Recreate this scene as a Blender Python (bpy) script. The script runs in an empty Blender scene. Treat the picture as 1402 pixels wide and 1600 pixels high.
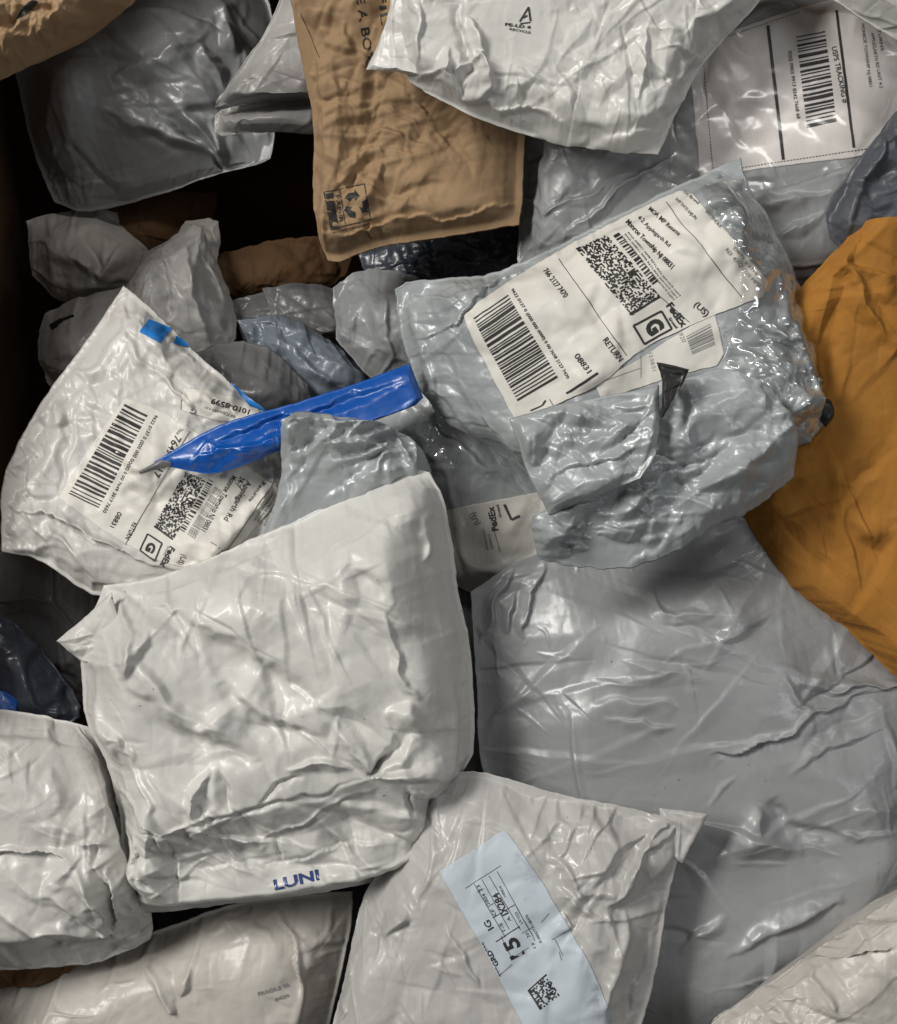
import bpy, math, random, time
import numpy as np
from mathutils import Vector, kdtree
C = bpy.context.scene.collection
R = math.radians
# ------------------------------------------------------------------ camera, world, lamps, exposure
MM = 0.001
S = 0.4                      # millimetres per photo pixel on the plane z = 0
HC = 900.0                   # camera height in millimetres
cam = bpy.data.objects.new('camera', bpy.data.cameras.new('camera')); C.objects.link(cam)
cam.location = (0, 0, HC * MM); cam.rotation_euler = (0, 0, 0)
cam.data.sensor_fit = 'VERTICAL'; cam.data.angle = 2 * math.atan(800 * S / HC)
cam.data.clip_start = 0.01; cam.data.clip_end = 50
bpy.context.scene.camera = cam
w = bpy.data.worlds.new('World'); bpy.context.scene.world = w; w.use_nodes = True
bg = w.node_tree.nodes['Background']; bg.inputs[0].default_value = (1.0, 0.97, 0.92, 1); bg.inputs[1].default_value = 0.075
def lamp(x, y, z, sx, sy, power, col, tx=0, ty=0):
    d = bpy.data.lights.new('area_lamp', 'AREA'); d.shape = 'RECTANGLE'; d.size = sx; d.size_y = sy
    d.energy = power; d.color = col
    o = bpy.data.objects.new('area_lamp', d); C.objects.link(o); o.location = (x, y, z)
    o.rotation_euler = (Vector((tx, ty, 0)) - Vector((x, y, z))).to_track_quat('-Z', 'Y').to_euler()
lamp(-1.50, 0.85, 1.75, 1.2, 0.45, 56, (1.0, 0.975, 0.92))
lamp(0.45, 1.5, 2.2, 1.3, 0.16, 12, (1.0, 0.98, 0.94))  # added weak overhead fill, also gives the film its highlights
lamp(1.5, -0.2, 1.8, 0.16, 1.2, 6, (0.96, 0.98, 1.0))  # added low-power fill from the right
vs = bpy.context.scene.view_settings
vs.view_transform = 'Standard'; vs.look = 'None'; vs.exposure = 0.0; vs.gamma = 1.0
# ------------------------------------------------------------------ small maths
def W(px, py, z):
    k = (HC - z) / HC * S
    return np.stack([(px - 701) * k, (800 - py) * k, z + 0 * px], -1)
def proj(X):
    k = HC / (HC - X[..., 2]) / S
    return np.stack([701 + X[..., 0] * k, 800 - X[..., 1] * k], -1)
def vnoise(x, y, scale, seed):                       # smooth value noise, -1..1
    rs = np.random.RandomState(seed % 99991); T = rs.uniform(-1, 1, (64, 64)).astype(np.float32)
    x = x / scale + 31.7 + seed % 7; y = y / scale + 17.3
    i = np.floor(x).astype(int); j = np.floor(y).astype(int); f = x - i; g = y - j
    f = f * f * f * (f * (f * 6 - 15) + 10); g = g * g * g * (g * (g * 6 - 15) + 10)
    a = T[i % 64, j % 64]; b = T[(i + 1) % 64, j % 64]; c = T[i % 64, (j + 1) % 64]; d = T[(i + 1) % 64, (j + 1) % 64]
    return a + (b - a) * f + (c - a) * g + (a - b - c + d) * f * g
def facets(x, y, scale, seed):                       # piecewise flat crumple: linear interpolation on a warped triangle lattice
    rs = np.random.RandomState(seed % 99991 + 5); T = rs.uniform(-1, 1, (64, 64)).astype(np.float32)
    wx = x + scale * .5 * vnoise(x, y, scale * 1.9, seed + 1) ; wy = y + scale * .5 * vnoise(x, y, scale * 1.9, seed + 2)
    a = seed * 1.37; X = (wx * math.cos(a) - wy * math.sin(a)) / scale + 100; Y = (wx * math.sin(a) + wy * math.cos(a)) / scale + 100
    Y = Y * 1.1547; X = X + Y * .5
    i = np.floor(X).astype(int); j = np.floor(Y).astype(int); f = X - i; g = Y - j
    A = T[i % 64, j % 64]; B = T[(i + 1) % 64, (j + 1) % 64]
    C1 = T[(i + 1) % 64, j % 64]; C2 = T[i % 64, (j + 1) % 64]
    return np.where(f > g, A * (1 - f) + C1 * (f - g) + B * g, A * (1 - g) + C2 * (g - f) + B * f)
def tents(P, seed, cnt, L, Wd, slope, ang=None, spread=.6):   # straight sharp folds: long diamond-shaped pyramids with one steep side
    rs = np.random.RandomState(seed + 500); h = np.zeros(P.shape[:2], np.float32); P = P.astype(np.float32); n, m = h.shape
    for _ in range(cnt):
        c = P[rs.randint(n), rs.randint(m)]; a = rs.uniform(0, 3.14) if ang is None else ang + rs.normal() * spread
        ln = rs.uniform(*L) / 2; wd = rs.uniform(*Wd); q = rs.uniform(.2, .6) * wd; sg = 1 if rs.rand() < .6 else -1; off = rs.uniform(-.6, .6)
        d = P - c; u = d[..., 0] * math.cos(a) + d[..., 1] * math.sin(a); v = -d[..., 0] * math.sin(a) + d[..., 1] * math.cos(a)
        mk = (np.abs(u) < ln) & (np.abs(v) < wd)
        u = u[mk] / ln; v = v[mk]; t = np.where(u < off, (u + 1) / (off + 1), (1 - u) / (1 - off))
        h[mk] += sg * slope * wd * .4 * t * np.clip(1 - np.where(v > 0, v / wd, -v / q) / np.maximum(t, .05), 0, 1)
    return h
def resample(P, n, jit=0.0, seed=0, smooth=True):
    P = np.array(P, float)
    if smooth and len(P) > 2:                        # one Chaikin pass that keeps the end points
        Q = [P[0]]
        for a, b in zip(P[:-1], P[1:]): Q += [a * .8 + b * .2, a * .2 + b * .8]
        Q.append(P[-1]); P = np.array(Q)
    s = np.r_[0, np.cumsum(np.hypot(*np.diff(P, axis=0).T))]
    t = np.linspace(0, s[-1], n); o = np.stack([np.interp(t, s, P[:, 0]), np.interp(t, s, P[:, 1])], -1)
    if jit:
        win = np.clip(np.minimum(t, s[-1] - t) / 15, 0, 1)[:, None]
        o = o + win * jit * np.stack([vnoise(t, 0 * t, 17, seed) + .5 * vnoise(t, 0 * t, 7, seed + 9), vnoise(t, 0 * t + 50, 17, seed + 3) + .5 * vnoise(t, 0 * t, 7, seed + 4)], -1)
    return o
def coons(sides, n, m, jit=0, seed=0, sm=True):               # sides clockwise: top TL>TR, right TR>BR, bottom BR>BL, left BL>TL
    c = [s[0] for s in sides]
    full = [list(s) + [c[(k + 1) % 4]] for k, s in enumerate(sides)]
    t = resample(full[0], m, jit, seed, sm); r = resample(full[1], n, jit, seed + 11, sm)
    b = resample(full[2], m, jit, seed + 22, sm)[::-1]; l = resample(full[3], n, jit, seed + 33, sm)[::-1]
    u = np.linspace(0, 1, m)[None, :, None]; v = np.linspace(0, 1, n)[:, None, None]
    return (1 - v) * t[None] + v * b[None] + (1 - u) * l[:, None] + u * r[:, None] - (
        (1 - u) * (1 - v) * t[0] + u * (1 - v) * t[-1] + (1 - u) * v * b[0] + u * v * b[-1])
def dist_poly(P, pts):
    best = np.full(P.shape[:2], 1e9, np.float32); par = np.zeros(P.shape[:2], np.float32); sgn = np.ones(P.shape[:2], np.float32)
    pts = np.array(pts, np.float32); n = len(pts) - 1
    for k in range(n):
        a, b = pts[k], pts[k + 1]; d = b - a; L = max(1e-6, d @ d)
        t = np.clip(((P - a) @ d) / L, 0, 1); q = P - a - t[..., None] * d
        r = np.hypot(q[..., 0], q[..., 1]); mk = r < best
        best[mk] = r[mk]; par[mk] = ((k + t) / n)[mk]; sgn[mk] = np.sign(d[0] * q[..., 1] - d[1] * q[..., 0])[mk]
    return best, par, sgn
def inside(P, poly):
    x, y = P[..., 0], P[..., 1]; c = np.zeros(x.shape, bool); n = len(poly)
    for k in range(n):
        x1, y1 = poly[k]; x2, y2 = poly[(k + 1) % n]
        if y1 != y2: c ^= ((y1 > y) != (y2 > y)) & (x < (x2 - x1) * (y - y1) / (y2 - y1) + x1)
    return c
def sst(x): x = np.clip(x, 0, 1); return x * x * (3 - 2 * x)
def blur(a, k=1):
    for _ in range(k):
        p = np.pad(a, ((1, 1), (1, 1)) + ((0, 0),) * (a.ndim - 2), mode='edge')
        a = (p[:-2, 1:-1] + p[2:, 1:-1] + p[1:-1, :-2] + p[1:-1, 2:] + 2 * a) / 6
    return a
def upsample(A, n, m):
    i = np.linspace(0, A.shape[0] - 1, n); j = np.linspace(0, A.shape[1] - 1, m)
    return bil(A, i[:, None] + 0 * j[None], j[None] + 0 * i[:, None])
def bil(A, i, j):
    i = np.clip(i, 0, A.shape[0] - 1.001); j = np.clip(j, 0, A.shape[1] - 1.001)
    a = i.astype(int); b = j.astype(int); f = (i - a); g = (j - b)
    if A.ndim > 2: f = f[..., None]; g = g[..., None]
    return A[a, b] * (1 - f) * (1 - g) + A[a + 1, b] * f * (1 - g) + A[a, b + 1] * (1 - f) * g + A[a + 1, b + 1] * f * g
# ------------------------------------------------------------------ sheet relaxation: a film with a little too much area over its contents
def relax(X, Y, su, sv, iters, stiff, grav):
    def ln(a, b): return np.sqrt(((a - b) ** 2).sum(-1))
    rh = ln(Y[:, 1:], Y[:, :-1]) * (1 + (su[:, 1:] + su[:, :-1]) / 2)
    rv = ln(Y[1:], Y[:-1]) * (1 + (sv[1:] + sv[:-1]) / 2)
    sc = (su + sv) / 2
    r1 = ln(Y[1:, 1:], Y[:-1, :-1]) * (1 + sc[1:, 1:]); r2 = ln(Y[1:, :-1], Y[:-1, 1:]) * (1 + sc[1:, :-1])
    def fix(A, B, r, k):
        d = B - A; L = np.sqrt((d * d).sum(-1)) + 1e-6; c = d * (k * .5 * (L - r) / L)[..., None]; A += c; B -= c
    n, m = X.shape[:2]; pin = [X[0].copy(), X[-1].copy(), X[:, 0].copy(), X[:, -1].copy()]
    cz = Y[..., 2]; Xp = X.copy()
    for it in range(iters):
        V = (X - Xp) * .8; Xp = X.copy(); X = X + V; X[..., 2] -= grav
        for p in (0, 1):
            e = m - 1 - (m - 1 - p) % 2
            fix(X[:, p:m - 1:2], X[:, p + 1:m:2], rh[:, p::2], .9)
            fix(X[p:n - 1:2], X[p + 1:n:2], rv[p::2], .9)
        for p in (0, 1):
            fix(X[p:n - 1:2, :-1], X[p + 1:n:2, 1:], r1[p::2], .35)
            fix(X[p:n - 1:2, 1:], X[p + 1:n:2, :-1], r2[p::2], .35)
        D = X - Y
        Lp = D[:-2, 1:-1] + D[2:, 1:-1] + D[1:-1, :-2] + D[1:-1, 2:] - 4 * D[1:-1, 1:-1]
        X[1:-1, 1:-1] += stiff * .03 * Lp
        X[2:-2, 2:-2] -= stiff * .2 * (Lp[:-2, 1:-1] + Lp[2:, 1:-1] + Lp[1:-1, :-2] + Lp[1:-1, 2:] - 4 * Lp[1:-1, 1:-1])
        X[..., 2] = np.maximum(X[..., 2], cz)
        X[0], X[-1], X[:, 0], X[:, -1] = pin
    return X
# ------------------------------------------------------------------ meshes
def mesh(name, verts, faces, mat, origin, smooth=True):
    me = bpy.data.meshes.new(name)
    v = np.ascontiguousarray((verts - origin) * MM, np.float32).reshape(-1, 3); f = np.ascontiguousarray(faces, np.int32)
    k = f.shape[1]
    me.vertices.add(len(v)); me.vertices.foreach_set('co', v.ravel())
    me.loops.add(f.size); me.loops.foreach_set('vertex_index', f.ravel())
    me.polygons.add(len(f)); me.polygons.foreach_set('loop_start', np.arange(len(f), dtype=np.int32) * k)
    me.update(calc_edges=True); me.validate()
    if smooth: me.polygons.foreach_set('use_smooth', np.ones(len(me.polygons), bool))
    if mat: me.materials.append(mat)
    return me
def gridfaces(n, m, off=0, flip=False):
    i = np.arange(n * m).reshape(n, m) + off
    q = np.stack([i[:-1, :-1], i[1:, :-1], i[1:, 1:], i[:-1, 1:]], -1).reshape(-1, 4)
    return q[:, ::-1] if flip else q
def link(name, me, parent=None, loc=None):
    o = bpy.data.objects.new(name, me); C.objects.link(o)
    if parent is not None: o.parent = parent
    if loc is not None: o.location = loc
    return o
def tagit(o, label, cat, group=None):
    o['label'] = label; o['category'] = cat
    if group: o['group'] = group
class Bag:
    """One package: a closed film pillow over its contents. Sides are photo points at the height of its rim."""
    def __init__(s, name, label, cat, sides, z, T, mat, rad=(60, 60, 60, 60), margin=6, slack=.03, su=None, sv=None, cr=.5, crs=(64, 30, 14),
                 strokes=(), spots=(), step=2.4, jit=1.0, seed=1, stiff=.12, iters=260, back=None, flats=(), parts=True, lumps=.0, tent=None, tl=(60, 220), tw=(12, 34), tang=None, sm=True, pexp=2.1, grav=.0012, fillet=0, root=None, pname='body', dome=1.0):
        s.seed = seed
        full = [list(q) + [sides[(k + 1) % 4][0]] for k, q in enumerate(sides)]
        ln = [np.hypot(*np.diff(np.array(q, float), axis=0).T).sum() for q in full]
        m = int(max(ln[0], ln[2]) / step / 4) * 4 + 5; n = int(max(ln[1], ln[3]) / step / 4) * 4 + 5
        P = coons(sides, n, m, jit, seed, sm); s.n, s.m = n, m
        u = np.linspace(0, 1, m)[None, :]; v = np.linspace(0, 1, n)[:, None]
        zp = (1 - u) * (1 - v) * z[0] + u * (1 - v) * z[1] + u * v * z[2] + (1 - u) * v * z[3]
        X0 = W(P[..., 0], P[..., 1], zp)
        wd = ln[0] * (1 - v) + ln[2] * v; ht = ln[3] * (1 - u) + ln[1] * u
        f = np.ones((n, m))
        for d, r in ((v * ht, rad[0]), ((1 - u) * wd, rad[1]), ((1 - v) * ht, rad[2]), (u * wd, rad[3])):
            if r: t = np.clip((d - margin) / (r * 1.5 * (1 + .25 * vnoise(P[..., 0], P[..., 1], 90, seed + 90))), 0, 1); f = f * np.clip(1 - (1 - t) ** 2, 0, 1) ** (.5 * pexp)
        f = f * (1 + lumps * vnoise(P[..., 0], P[..., 1], 120, seed + 70)); s.f = f
        Y = X0.copy(); Y[..., 2] += T * f; Q = proj(Y)
        edge = sst(np.minimum(np.minimum(v * ht, (1 - v) * ht), np.minimum(u * wd, (1 - u) * wd)) / 14)
        sl = np.full((n, m), 1.0); ca = np.full((n, m), 1.0)
        for (cx, cy, rx, ry, ks, kc) in spots:
            g = np.exp(-(((Q[..., 0] - cx) / rx) ** 2 + ((Q[..., 1] - cy) / ry) ** 2)); sl += ks * g; ca += kc * g
        SU = sl * .6 * (slack if su is None else su); SV = sl * .6 * (slack if sv is None else sv)
        # hand-placed folds; profile: r sharp ridge, g soft ridge, s step (left side of the stroke up), negative amplitude = valley
        h = np.zeros((n, m)); shelf = 0
        wq = Q + np.stack([7 * vnoise(Q[..., 0], Q[..., 1], 38, seed + 81) + 2.5 * vnoise(Q[..., 0], Q[..., 1], 13, seed + 82), 7 * vnoise(Q[..., 0], Q[..., 1], 38, seed + 83) + 2.5 * vnoise(Q[..., 0], Q[..., 1], 13, seed + 84)], -1)
        am = 1 + .3 * vnoise(Q[..., 0], Q[..., 1], 30, seed + 85)
        for st in strokes:
            kind, amp, wid, pts = st
            d, t, sg = dist_poly(wq, pts); tap = np.clip(np.sin(np.pi * t), 0, 1) ** .9; wid = wid * (.35 + .65 * tap) if kind in 'rg' else wid
            if kind != 'shelf': wid = wid * np.where(sg > 0, 1.25, .5)
            if kind == 'r': h += amp * tap * np.clip(1 - d / (wid * 2), 0, 1)
            elif kind == 'g': h += amp * tap * np.exp(-(d / wid) ** 2)
            elif kind == 'f': h += amp * (1 - t) ** .8 * np.clip(1 - d / (wid * 1.7 * (.2 + t)), 0, 1)   # fan fold: sharp at its first point
            elif kind == 's': h += amp * tap * np.clip(1 - d / (wid * 3), 0, 1) * (-sg)
            elif kind == 'shelf': d, t, sg = dist_poly(Q + .3 * (wq - Q), pts); shelf = blur(np.where(sg < 0, 0, amp * np.clip(d / 60, 0, 1)), 1)
        h = blur(h, 1) * edge * am; h0 = h; h = h + shelf * edge
        Yf = Y.copy(); Yf[..., 2] += h * .8
        # coarse, then fine relaxation
        nz = lambda A, k: (.45 + 1.0 * np.clip(.5 + 1.1 * vnoise(A[..., 0], A[..., 1], 80, seed + k), 0, 1.3))
        X = None
        for div, frac in ((4, 1.0), (2, .8), (1, .35)):
            nn, mm = max(10, n // div), max(10, m // div)
            if div == 1: nn, mm = n, m
            Yc = upsample(Yf, nn, mm).astype(np.float32); Pc = upsample(P, nn, mm); ec = upsample(edge, nn, mm)
            sd = vnoise(Pc[..., 0], Pc[..., 1], 12 * div, seed + div) * div * .55
            if X is None: X = Yc.copy(); X[..., 2] += ec * (sd + div * .55)
            else: X = upsample(X, nn, mm).astype(np.float32); X[..., 2] += ec * sd * .35
            X[[0, -1]] = Yc[[0, -1]]; X[:, [0, -1]] = Yc[:, [0, -1]]
            X = relax(X, Yc, (upsample(SU, nn, mm) * nz(Pc, 40)).astype(np.float32), (upsample(SV, nn, mm) * nz(Pc, 41)).astype(np.float32), int(iters * frac), stiff * .22, grav * div)
        c = 0
        for k, q in enumerate(crs): c = c + q * .045 * (1, .75, .5)[k] * facets(P[..., 0], P[..., 1], q, seed * 13 + k * 7)
        cm = np.clip(.35 + .9 * (vnoise(P[..., 0], P[..., 1], 110, seed + 60) + .45), .12, 1.4) * ca
        ar = np.prod(P.max((0, 1)) - P.min((0, 1))); tn = int(min(260, ar / 1500 * (tent if tent is not None else cr))); tp = P + np.stack([5 * vnoise(P[..., 0], P[..., 1], 40, seed + 95), 5 * vnoise(P[..., 0], P[..., 1], 40, seed + 96)], -1)
        tt = tents(tp, seed, tn, tl, tw, .20, tang) + tents(tp, seed + 7, tn // 2, (tl[0] * .4, tl[1] * .4), (6, 14), .28)
        hd = h0 * .25 + (cr * (.6 * c + .4 * blur(c, 1)) * cm * S * 5.0 + tt * cm) * edge
        X[..., 2] += hd
        for poly, it, keep in flats:                 # film lies flatter under a stuck-on label
            mk = inside(proj(blur(X, 6)), poly).astype(float); mk = blur(mk, 3)[..., None] * (1 - keep)
            X = X * (1 - mk) + blur(X, it) * mk
        X[1:-1, 1:-1, 2] = np.maximum(X[1:-1, 1:-1, 2], X0[1:-1, 1:-1, 2] - .2)
        s.X = X; s.mat = mat; s.Q = Q
        s.o = np.array([X[..., 0].mean(), X[..., 1].mean(), min(z) - (T if back is None else back)])
        B = X0.copy(); B[..., 2] -= (T if back is None else back) * f ** .8 * .8 + 1.1
        B[0], B[-1], B[:, 0], B[:, -1] = X[0], X[-1], X[:, 0], X[:, -1]
        idx = np.arange(n * m).reshape(n, m); bi = idx[::4, ::4].copy(); inner = np.zeros(bi.shape, bool); inner[1:-1, 1:-1] = True
        bi[inner] = n * m + np.arange(inner.sum()); a, b_ = bi.shape; tris = []
        for i_ in range(a - 1):
            for j_ in range(b_ - 1):
                p4 = [bi[i_, j_], bi[i_, j_ + 1], bi[i_ + 1, j_ + 1], bi[i_ + 1, j_]]; c0, c1, r0, r1_ = j_ * 4, j_ * 4 + 4, i_ * 4, i_ * 4 + 4
                if 0 < i_ < a - 2 and 0 < j_ < b_ - 2: tris += [(p4[0], p4[1], p4[2]), (p4[0], p4[2], p4[3])]; continue
                top = list(idx[0, c0:c1 + 1]) if i_ == 0 else [p4[0], p4[1]]; rt = list(idx[r0:r1_ + 1, m - 1]) if j_ == b_ - 2 else [p4[1], p4[2]]
                bt = list(idx[n - 1, c0:c1 + 1][::-1]) if i_ == a - 2 else [p4[2], p4[3]]; lf = list(idx[r0:r1_ + 1, 0][::-1]) if j_ == 0 else [p4[3], p4[0]]
                ring = top[:-1] + rt[:-1] + bt[:-1] + lf[:-1]; ce = next((k for k, q in enumerate(ring) if q >= n * m), 0); ring = ring[ce:] + ring[:ce]
                tris += [(ring[0], ring[k], ring[k + 1]) for k in range(1, len(ring) - 1)]
        fr = gridfaces(n, m); fr = np.concatenate([fr[:, :3], fr[:, [0, 2, 3]]])
        V = np.concatenate([X.reshape(-1, 3), B[::4, ::4][inner]]); F = np.concatenate([fr, np.array(tris)])
        s.loc = s.o * MM
        if root is not None:
            s.root = root; s.o = np.array(root.location) / MM; me = mesh(pname, V, F, mat, s.o); s.body = link(pname, me, root)
        elif parts:
            s.root = link(name, None, None, s.loc); tagit(s.root, label, cat); s.root.empty_display_size = .05
            me = mesh(pname, V, F, mat, s.o); s.body = link(pname, me, s.root)
        else:
            me = mesh(name, V, F, mat, s.o); s.root = s.body = link(name, me, None, s.loc); tagit(s.root, label, cat)
        s.Xs = blur(X, 1)
        s.PX = proj(s.Xs); s.kd = None
        gu = np.gradient(s.Xs, axis=1); gv = np.gradient(s.Xs, axis=0); N = np.cross(gv, gu); N = N * np.sign(N[..., 2:3] + 1e-9)
        s.N = N / (np.linalg.norm(N, axis=-1, keepdims=True) + 1e-9); s.N = blur(s.N, 2)
        s.N /= np.linalg.norm(s.N, axis=-1, keepdims=True)
    def uv(s, P):                                     # photo point -> grid coordinates of the film
        if s.kd is None:
            PB = proj(blur(s.X, 8)); s.PB = PB; A = PB[::3, ::3]; s.ks = A.shape; s.kd = kdtree.KDTree(A.shape[0] * A.shape[1])
            for k, q in enumerate(A.reshape(-1, 2)): s.kd.insert((q[0], q[1], 0), k)
            s.kd.balance(); s.du = np.gradient(PB, axis=1); s.dv = np.gradient(PB, axis=0)
        sh = P.shape[:-1]; P = P.reshape(-1, 2); k = np.array([s.kd.find((p[0], p[1], 0))[1] for p in P])
        i = (k // s.ks[1] * 3).astype(float); j = (k % s.ks[1] * 3).astype(float)
        for _ in range(4):
            r = P - bil(s.PB, i, j); a = bil(s.du, i, j); b = bil(s.dv, i, j)
            det = a[:, 0] * b[:, 1] - a[:, 1] * b[:, 0]; det = np.where(np.abs(det) < 1e-3, 1e-3, det)
            dj = (r[:, 0] * b[:, 1] - r[:, 1] * b[:, 0]) / det; di = (a[:, 0] * r[:, 1] - a[:, 1] * r[:, 0]) / det
            i = np.clip(i + np.clip(di, -3, 3), 0, s.n - 1.01); j = np.clip(j + np.clip(dj, -3, 3), 0, s.m - 1.01)
        return i.reshape(sh), j.reshape(sh)
    def at(s, P, off):
        i, j = s.uv(P); return bil(s.Xs, i, j) + bil(s.N, i, j) * off
    def patch(s, name, sides, off, mat, label=None, step=2.0, jit=.6, parent=None, crk=0, crs=10, seed=3, thick=.12, curl=None):
        full = [list(q) + [sides[(k + 1) % 4][0]] for k, q in enumerate(sides)]
        ln = [np.hypot(*np.diff(np.array(q, float), axis=0).T).sum() for q in full]
        m = int(max(ln[0], ln[2]) / step) + 2; n = int(max(ln[1], ln[3]) / step) + 2
        P = coons(sides, n, m, jit, seed)
        o = off + 0 * P[..., 0]
        if crk: o = o + crk * (facets(P[..., 0], P[..., 1], crs, seed) + .6 * facets(P[..., 0], P[..., 1], crs * .45, seed + 1) + 1.2) * .5
        if curl: o = o + curl(P)
        X = s.at(P, o[..., None]); Xb = s.at(P, (0 * o + off - thick)[..., None]) if 0 else X - np.array([0, 0, thick])
        V = np.concatenate([X.reshape(-1, 3), Xb.reshape(-1, 3)]); fr = gridfaces(n, m); fb = gridfaces(n, m, n * m, True)
        i = np.arange(n * m).reshape(n, m); rim = np.r_[i[0], i[1:, -1], i[-1, :-1][::-1], i[1:-1, 0][::-1]]; nx = np.roll(rim, -1)
        fs = np.stack([rim, nx, nx + n * m, rim + n * m], -1)
        me = mesh(name, V, np.concatenate([fr, fb, fs]), mat, s.o)
        ob = link(name, me, parent if parent is not None else s.root)
        if label: ob['label'] = label
        return ob
    def ink(s, name, pr, mat, off, parent):
        kinds = {}
        for nm, v, f in pr.items: kinds.setdefault(nm or name, []).append((v, f))
        for nm, its in kinds.items():
            V = []; F = []; k = 0
            for v, f in its: V.append(v); F.append(f + k); k += len(v)
            X = s.at(np.concatenate(V), off); o = link(nm, mesh(nm, X, np.concatenate(F), mat, s.o), parent)
            if len(its) > 1 or nm == 'lettering': o['kind'] = 'stuff'
FONT = {}
def glyphs(txt, bold=0.0, sp=1.0):
    key = (txt, bold, sp)
    if key in FONT: return FONT[key]
    cu = bpy.data.curves.new('txt', 'FONT'); cu.body = txt; cu.size = 1; cu.offset = bold; cu.space_character = sp; cu.resolution_u = 3
    o = bpy.data.objects.new('txt', cu); C.objects.link(o)
    bpy.context.view_layer.update(); me = o.to_mesh(); me.calc_loop_triangles()
    v = np.array([q.co[:2] for q in me.vertices]); f = np.array([t.vertices[:] for t in me.loop_triangles], int)
    o.to_mesh_clear(); bpy.data.objects.remove(o); bpy.data.curves.remove(cu)
    v[:, 0] -= v[:, 0].min(); FONT[key] = (v, f); return v, f
class Print:
    def smudge(s, cx, cy, rx, ry, n, seed=1, sz=2.0):
        rs = random.Random(seed); s.nm = 'smudges'
        for _ in range(n):
            x = cx + rs.gauss(0, rx); y = cy + rs.gauss(0, ry); a = rs.uniform(0, 6.28); z = sz * rs.uniform(.3, 1) ; e = rs.uniform(.25, .7)
            q = [(x + z * (math.cos(a) * u - e * math.sin(a) * v), y + z * (math.sin(a) * u + e * math.cos(a) * v)) for u, v in ((-1, -.4), (.2, -1), (1, .3), (-.3, 1))]
            s.quad(*q, n=2, m=2)
        s.nm = None; return s
    def __init__(s): s.items = []; s.nm = None; s.plain = False
    def text(s, txt, p0, p1, h, bold=0.0, bend=0, sp=1.0):       # baseline from p0 to p1 in photo pixels, cap height h
        v, f = glyphs(txt, bold, sp); p0 = np.array(p0, float); p1 = np.array(p1, float); d = p1 - p0; L = np.hypot(*d); t = d / L
        up = np.array([t[1], -t[0]]); x = v[:, 0] / v[:, 0].max(); y = v[:, 1] / .7 * h
        q = p0 + x[:, None] * d + y[:, None] * up + (bend * 4 * x * (1 - x))[:, None] * up
        s.items.append(('lettering', q, f)); return s
    def quad(s, a, b, c, d, n=10, m=10):
        a, b, c, d = [np.array(q, float) for q in (a, b, c, d)]
        u = np.linspace(0, 1, m)[None, :, None]; v = np.linspace(0, 1, n)[:, None, None]
        g = (a * (1 - u) + b * u) * (1 - v) + (d * (1 - u) + c * u) * v; q = gridfaces(n, m)
        s.items.append((s.nm, g.reshape(-1, 2), np.concatenate([q[:, :3], q[:, [0, 2, 3]]]))); return s
    def line(s, p0, p1, w=1.0, dash=0):
        s.nm = None if s.plain else 'ruled_line'
        p0 = np.array(p0, float); p1 = np.array(p1, float); d = p1 - p0; L = np.hypot(*d); nrm = np.array([d[1], -d[0]]) / L * w / 2
        k = max(1, int(L / dash)) if dash else 1
        for i in range(k):
            a = p0 + d * i / k; b = p0 + d * (i + (.55 if dash else 1)) / k
            s.quad(a - nrm, a + nrm, b + nrm, b - nrm, n=max(2, int(np.hypot(*(b - a)) / 4)), m=2)
        s.nm = None; return s
    def bars(s, a, b, c, d, seed=1, cnt=60):          # bars run a>b; the code advances from ab towards dc
        rs = random.Random(seed); a, b, c, d = [np.array(q, float) for q in (a, b, c, d)]; t = 0; seq = []; s.nm = 'bar_code'
        while t < cnt:
            w = rs.choice((1, 1, 2, 2, 3)); seq.append((t, w)); t += w + rs.choice((1, 1, 2, 2))
        for t0, w in seq:
            u, v = t0 / cnt, min(1, (t0 + w * .92) / cnt)
            if u >= 1: break
            s.quad(a + (d - a) * u, b + (c - b) * u, b + (c - b) * v, a + (d - a) * v, n=2, m=8)
        s.nm = None; return s
    def speckle(s, a, b, c, d, nx, ny, seed=1, fill=.5, frame=False):
        rs = random.Random(seed); a, b, c, d = [np.array(q, float) for q in (a, b, c, d)]
        s.nm = 'code_pattern'
        pt = lambda u, v: (a * (1 - u) + b * u) * (1 - v) + (d * (1 - u) + c * u) * v
        for j in range(ny):
            i = 0
            while i < nx:
                on = rs.random() < fill or (frame and (i == 0 or j == ny - 1))
                if on: s.quad(pt(i / nx, j / ny), pt((i + 1.05) / nx, j / ny), pt((i + 1.05) / nx, (j + 1.05) / ny), pt(i / nx, (j + 1.05) / ny), n=2)
                i += 1
        s.nm = None; return s
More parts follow.
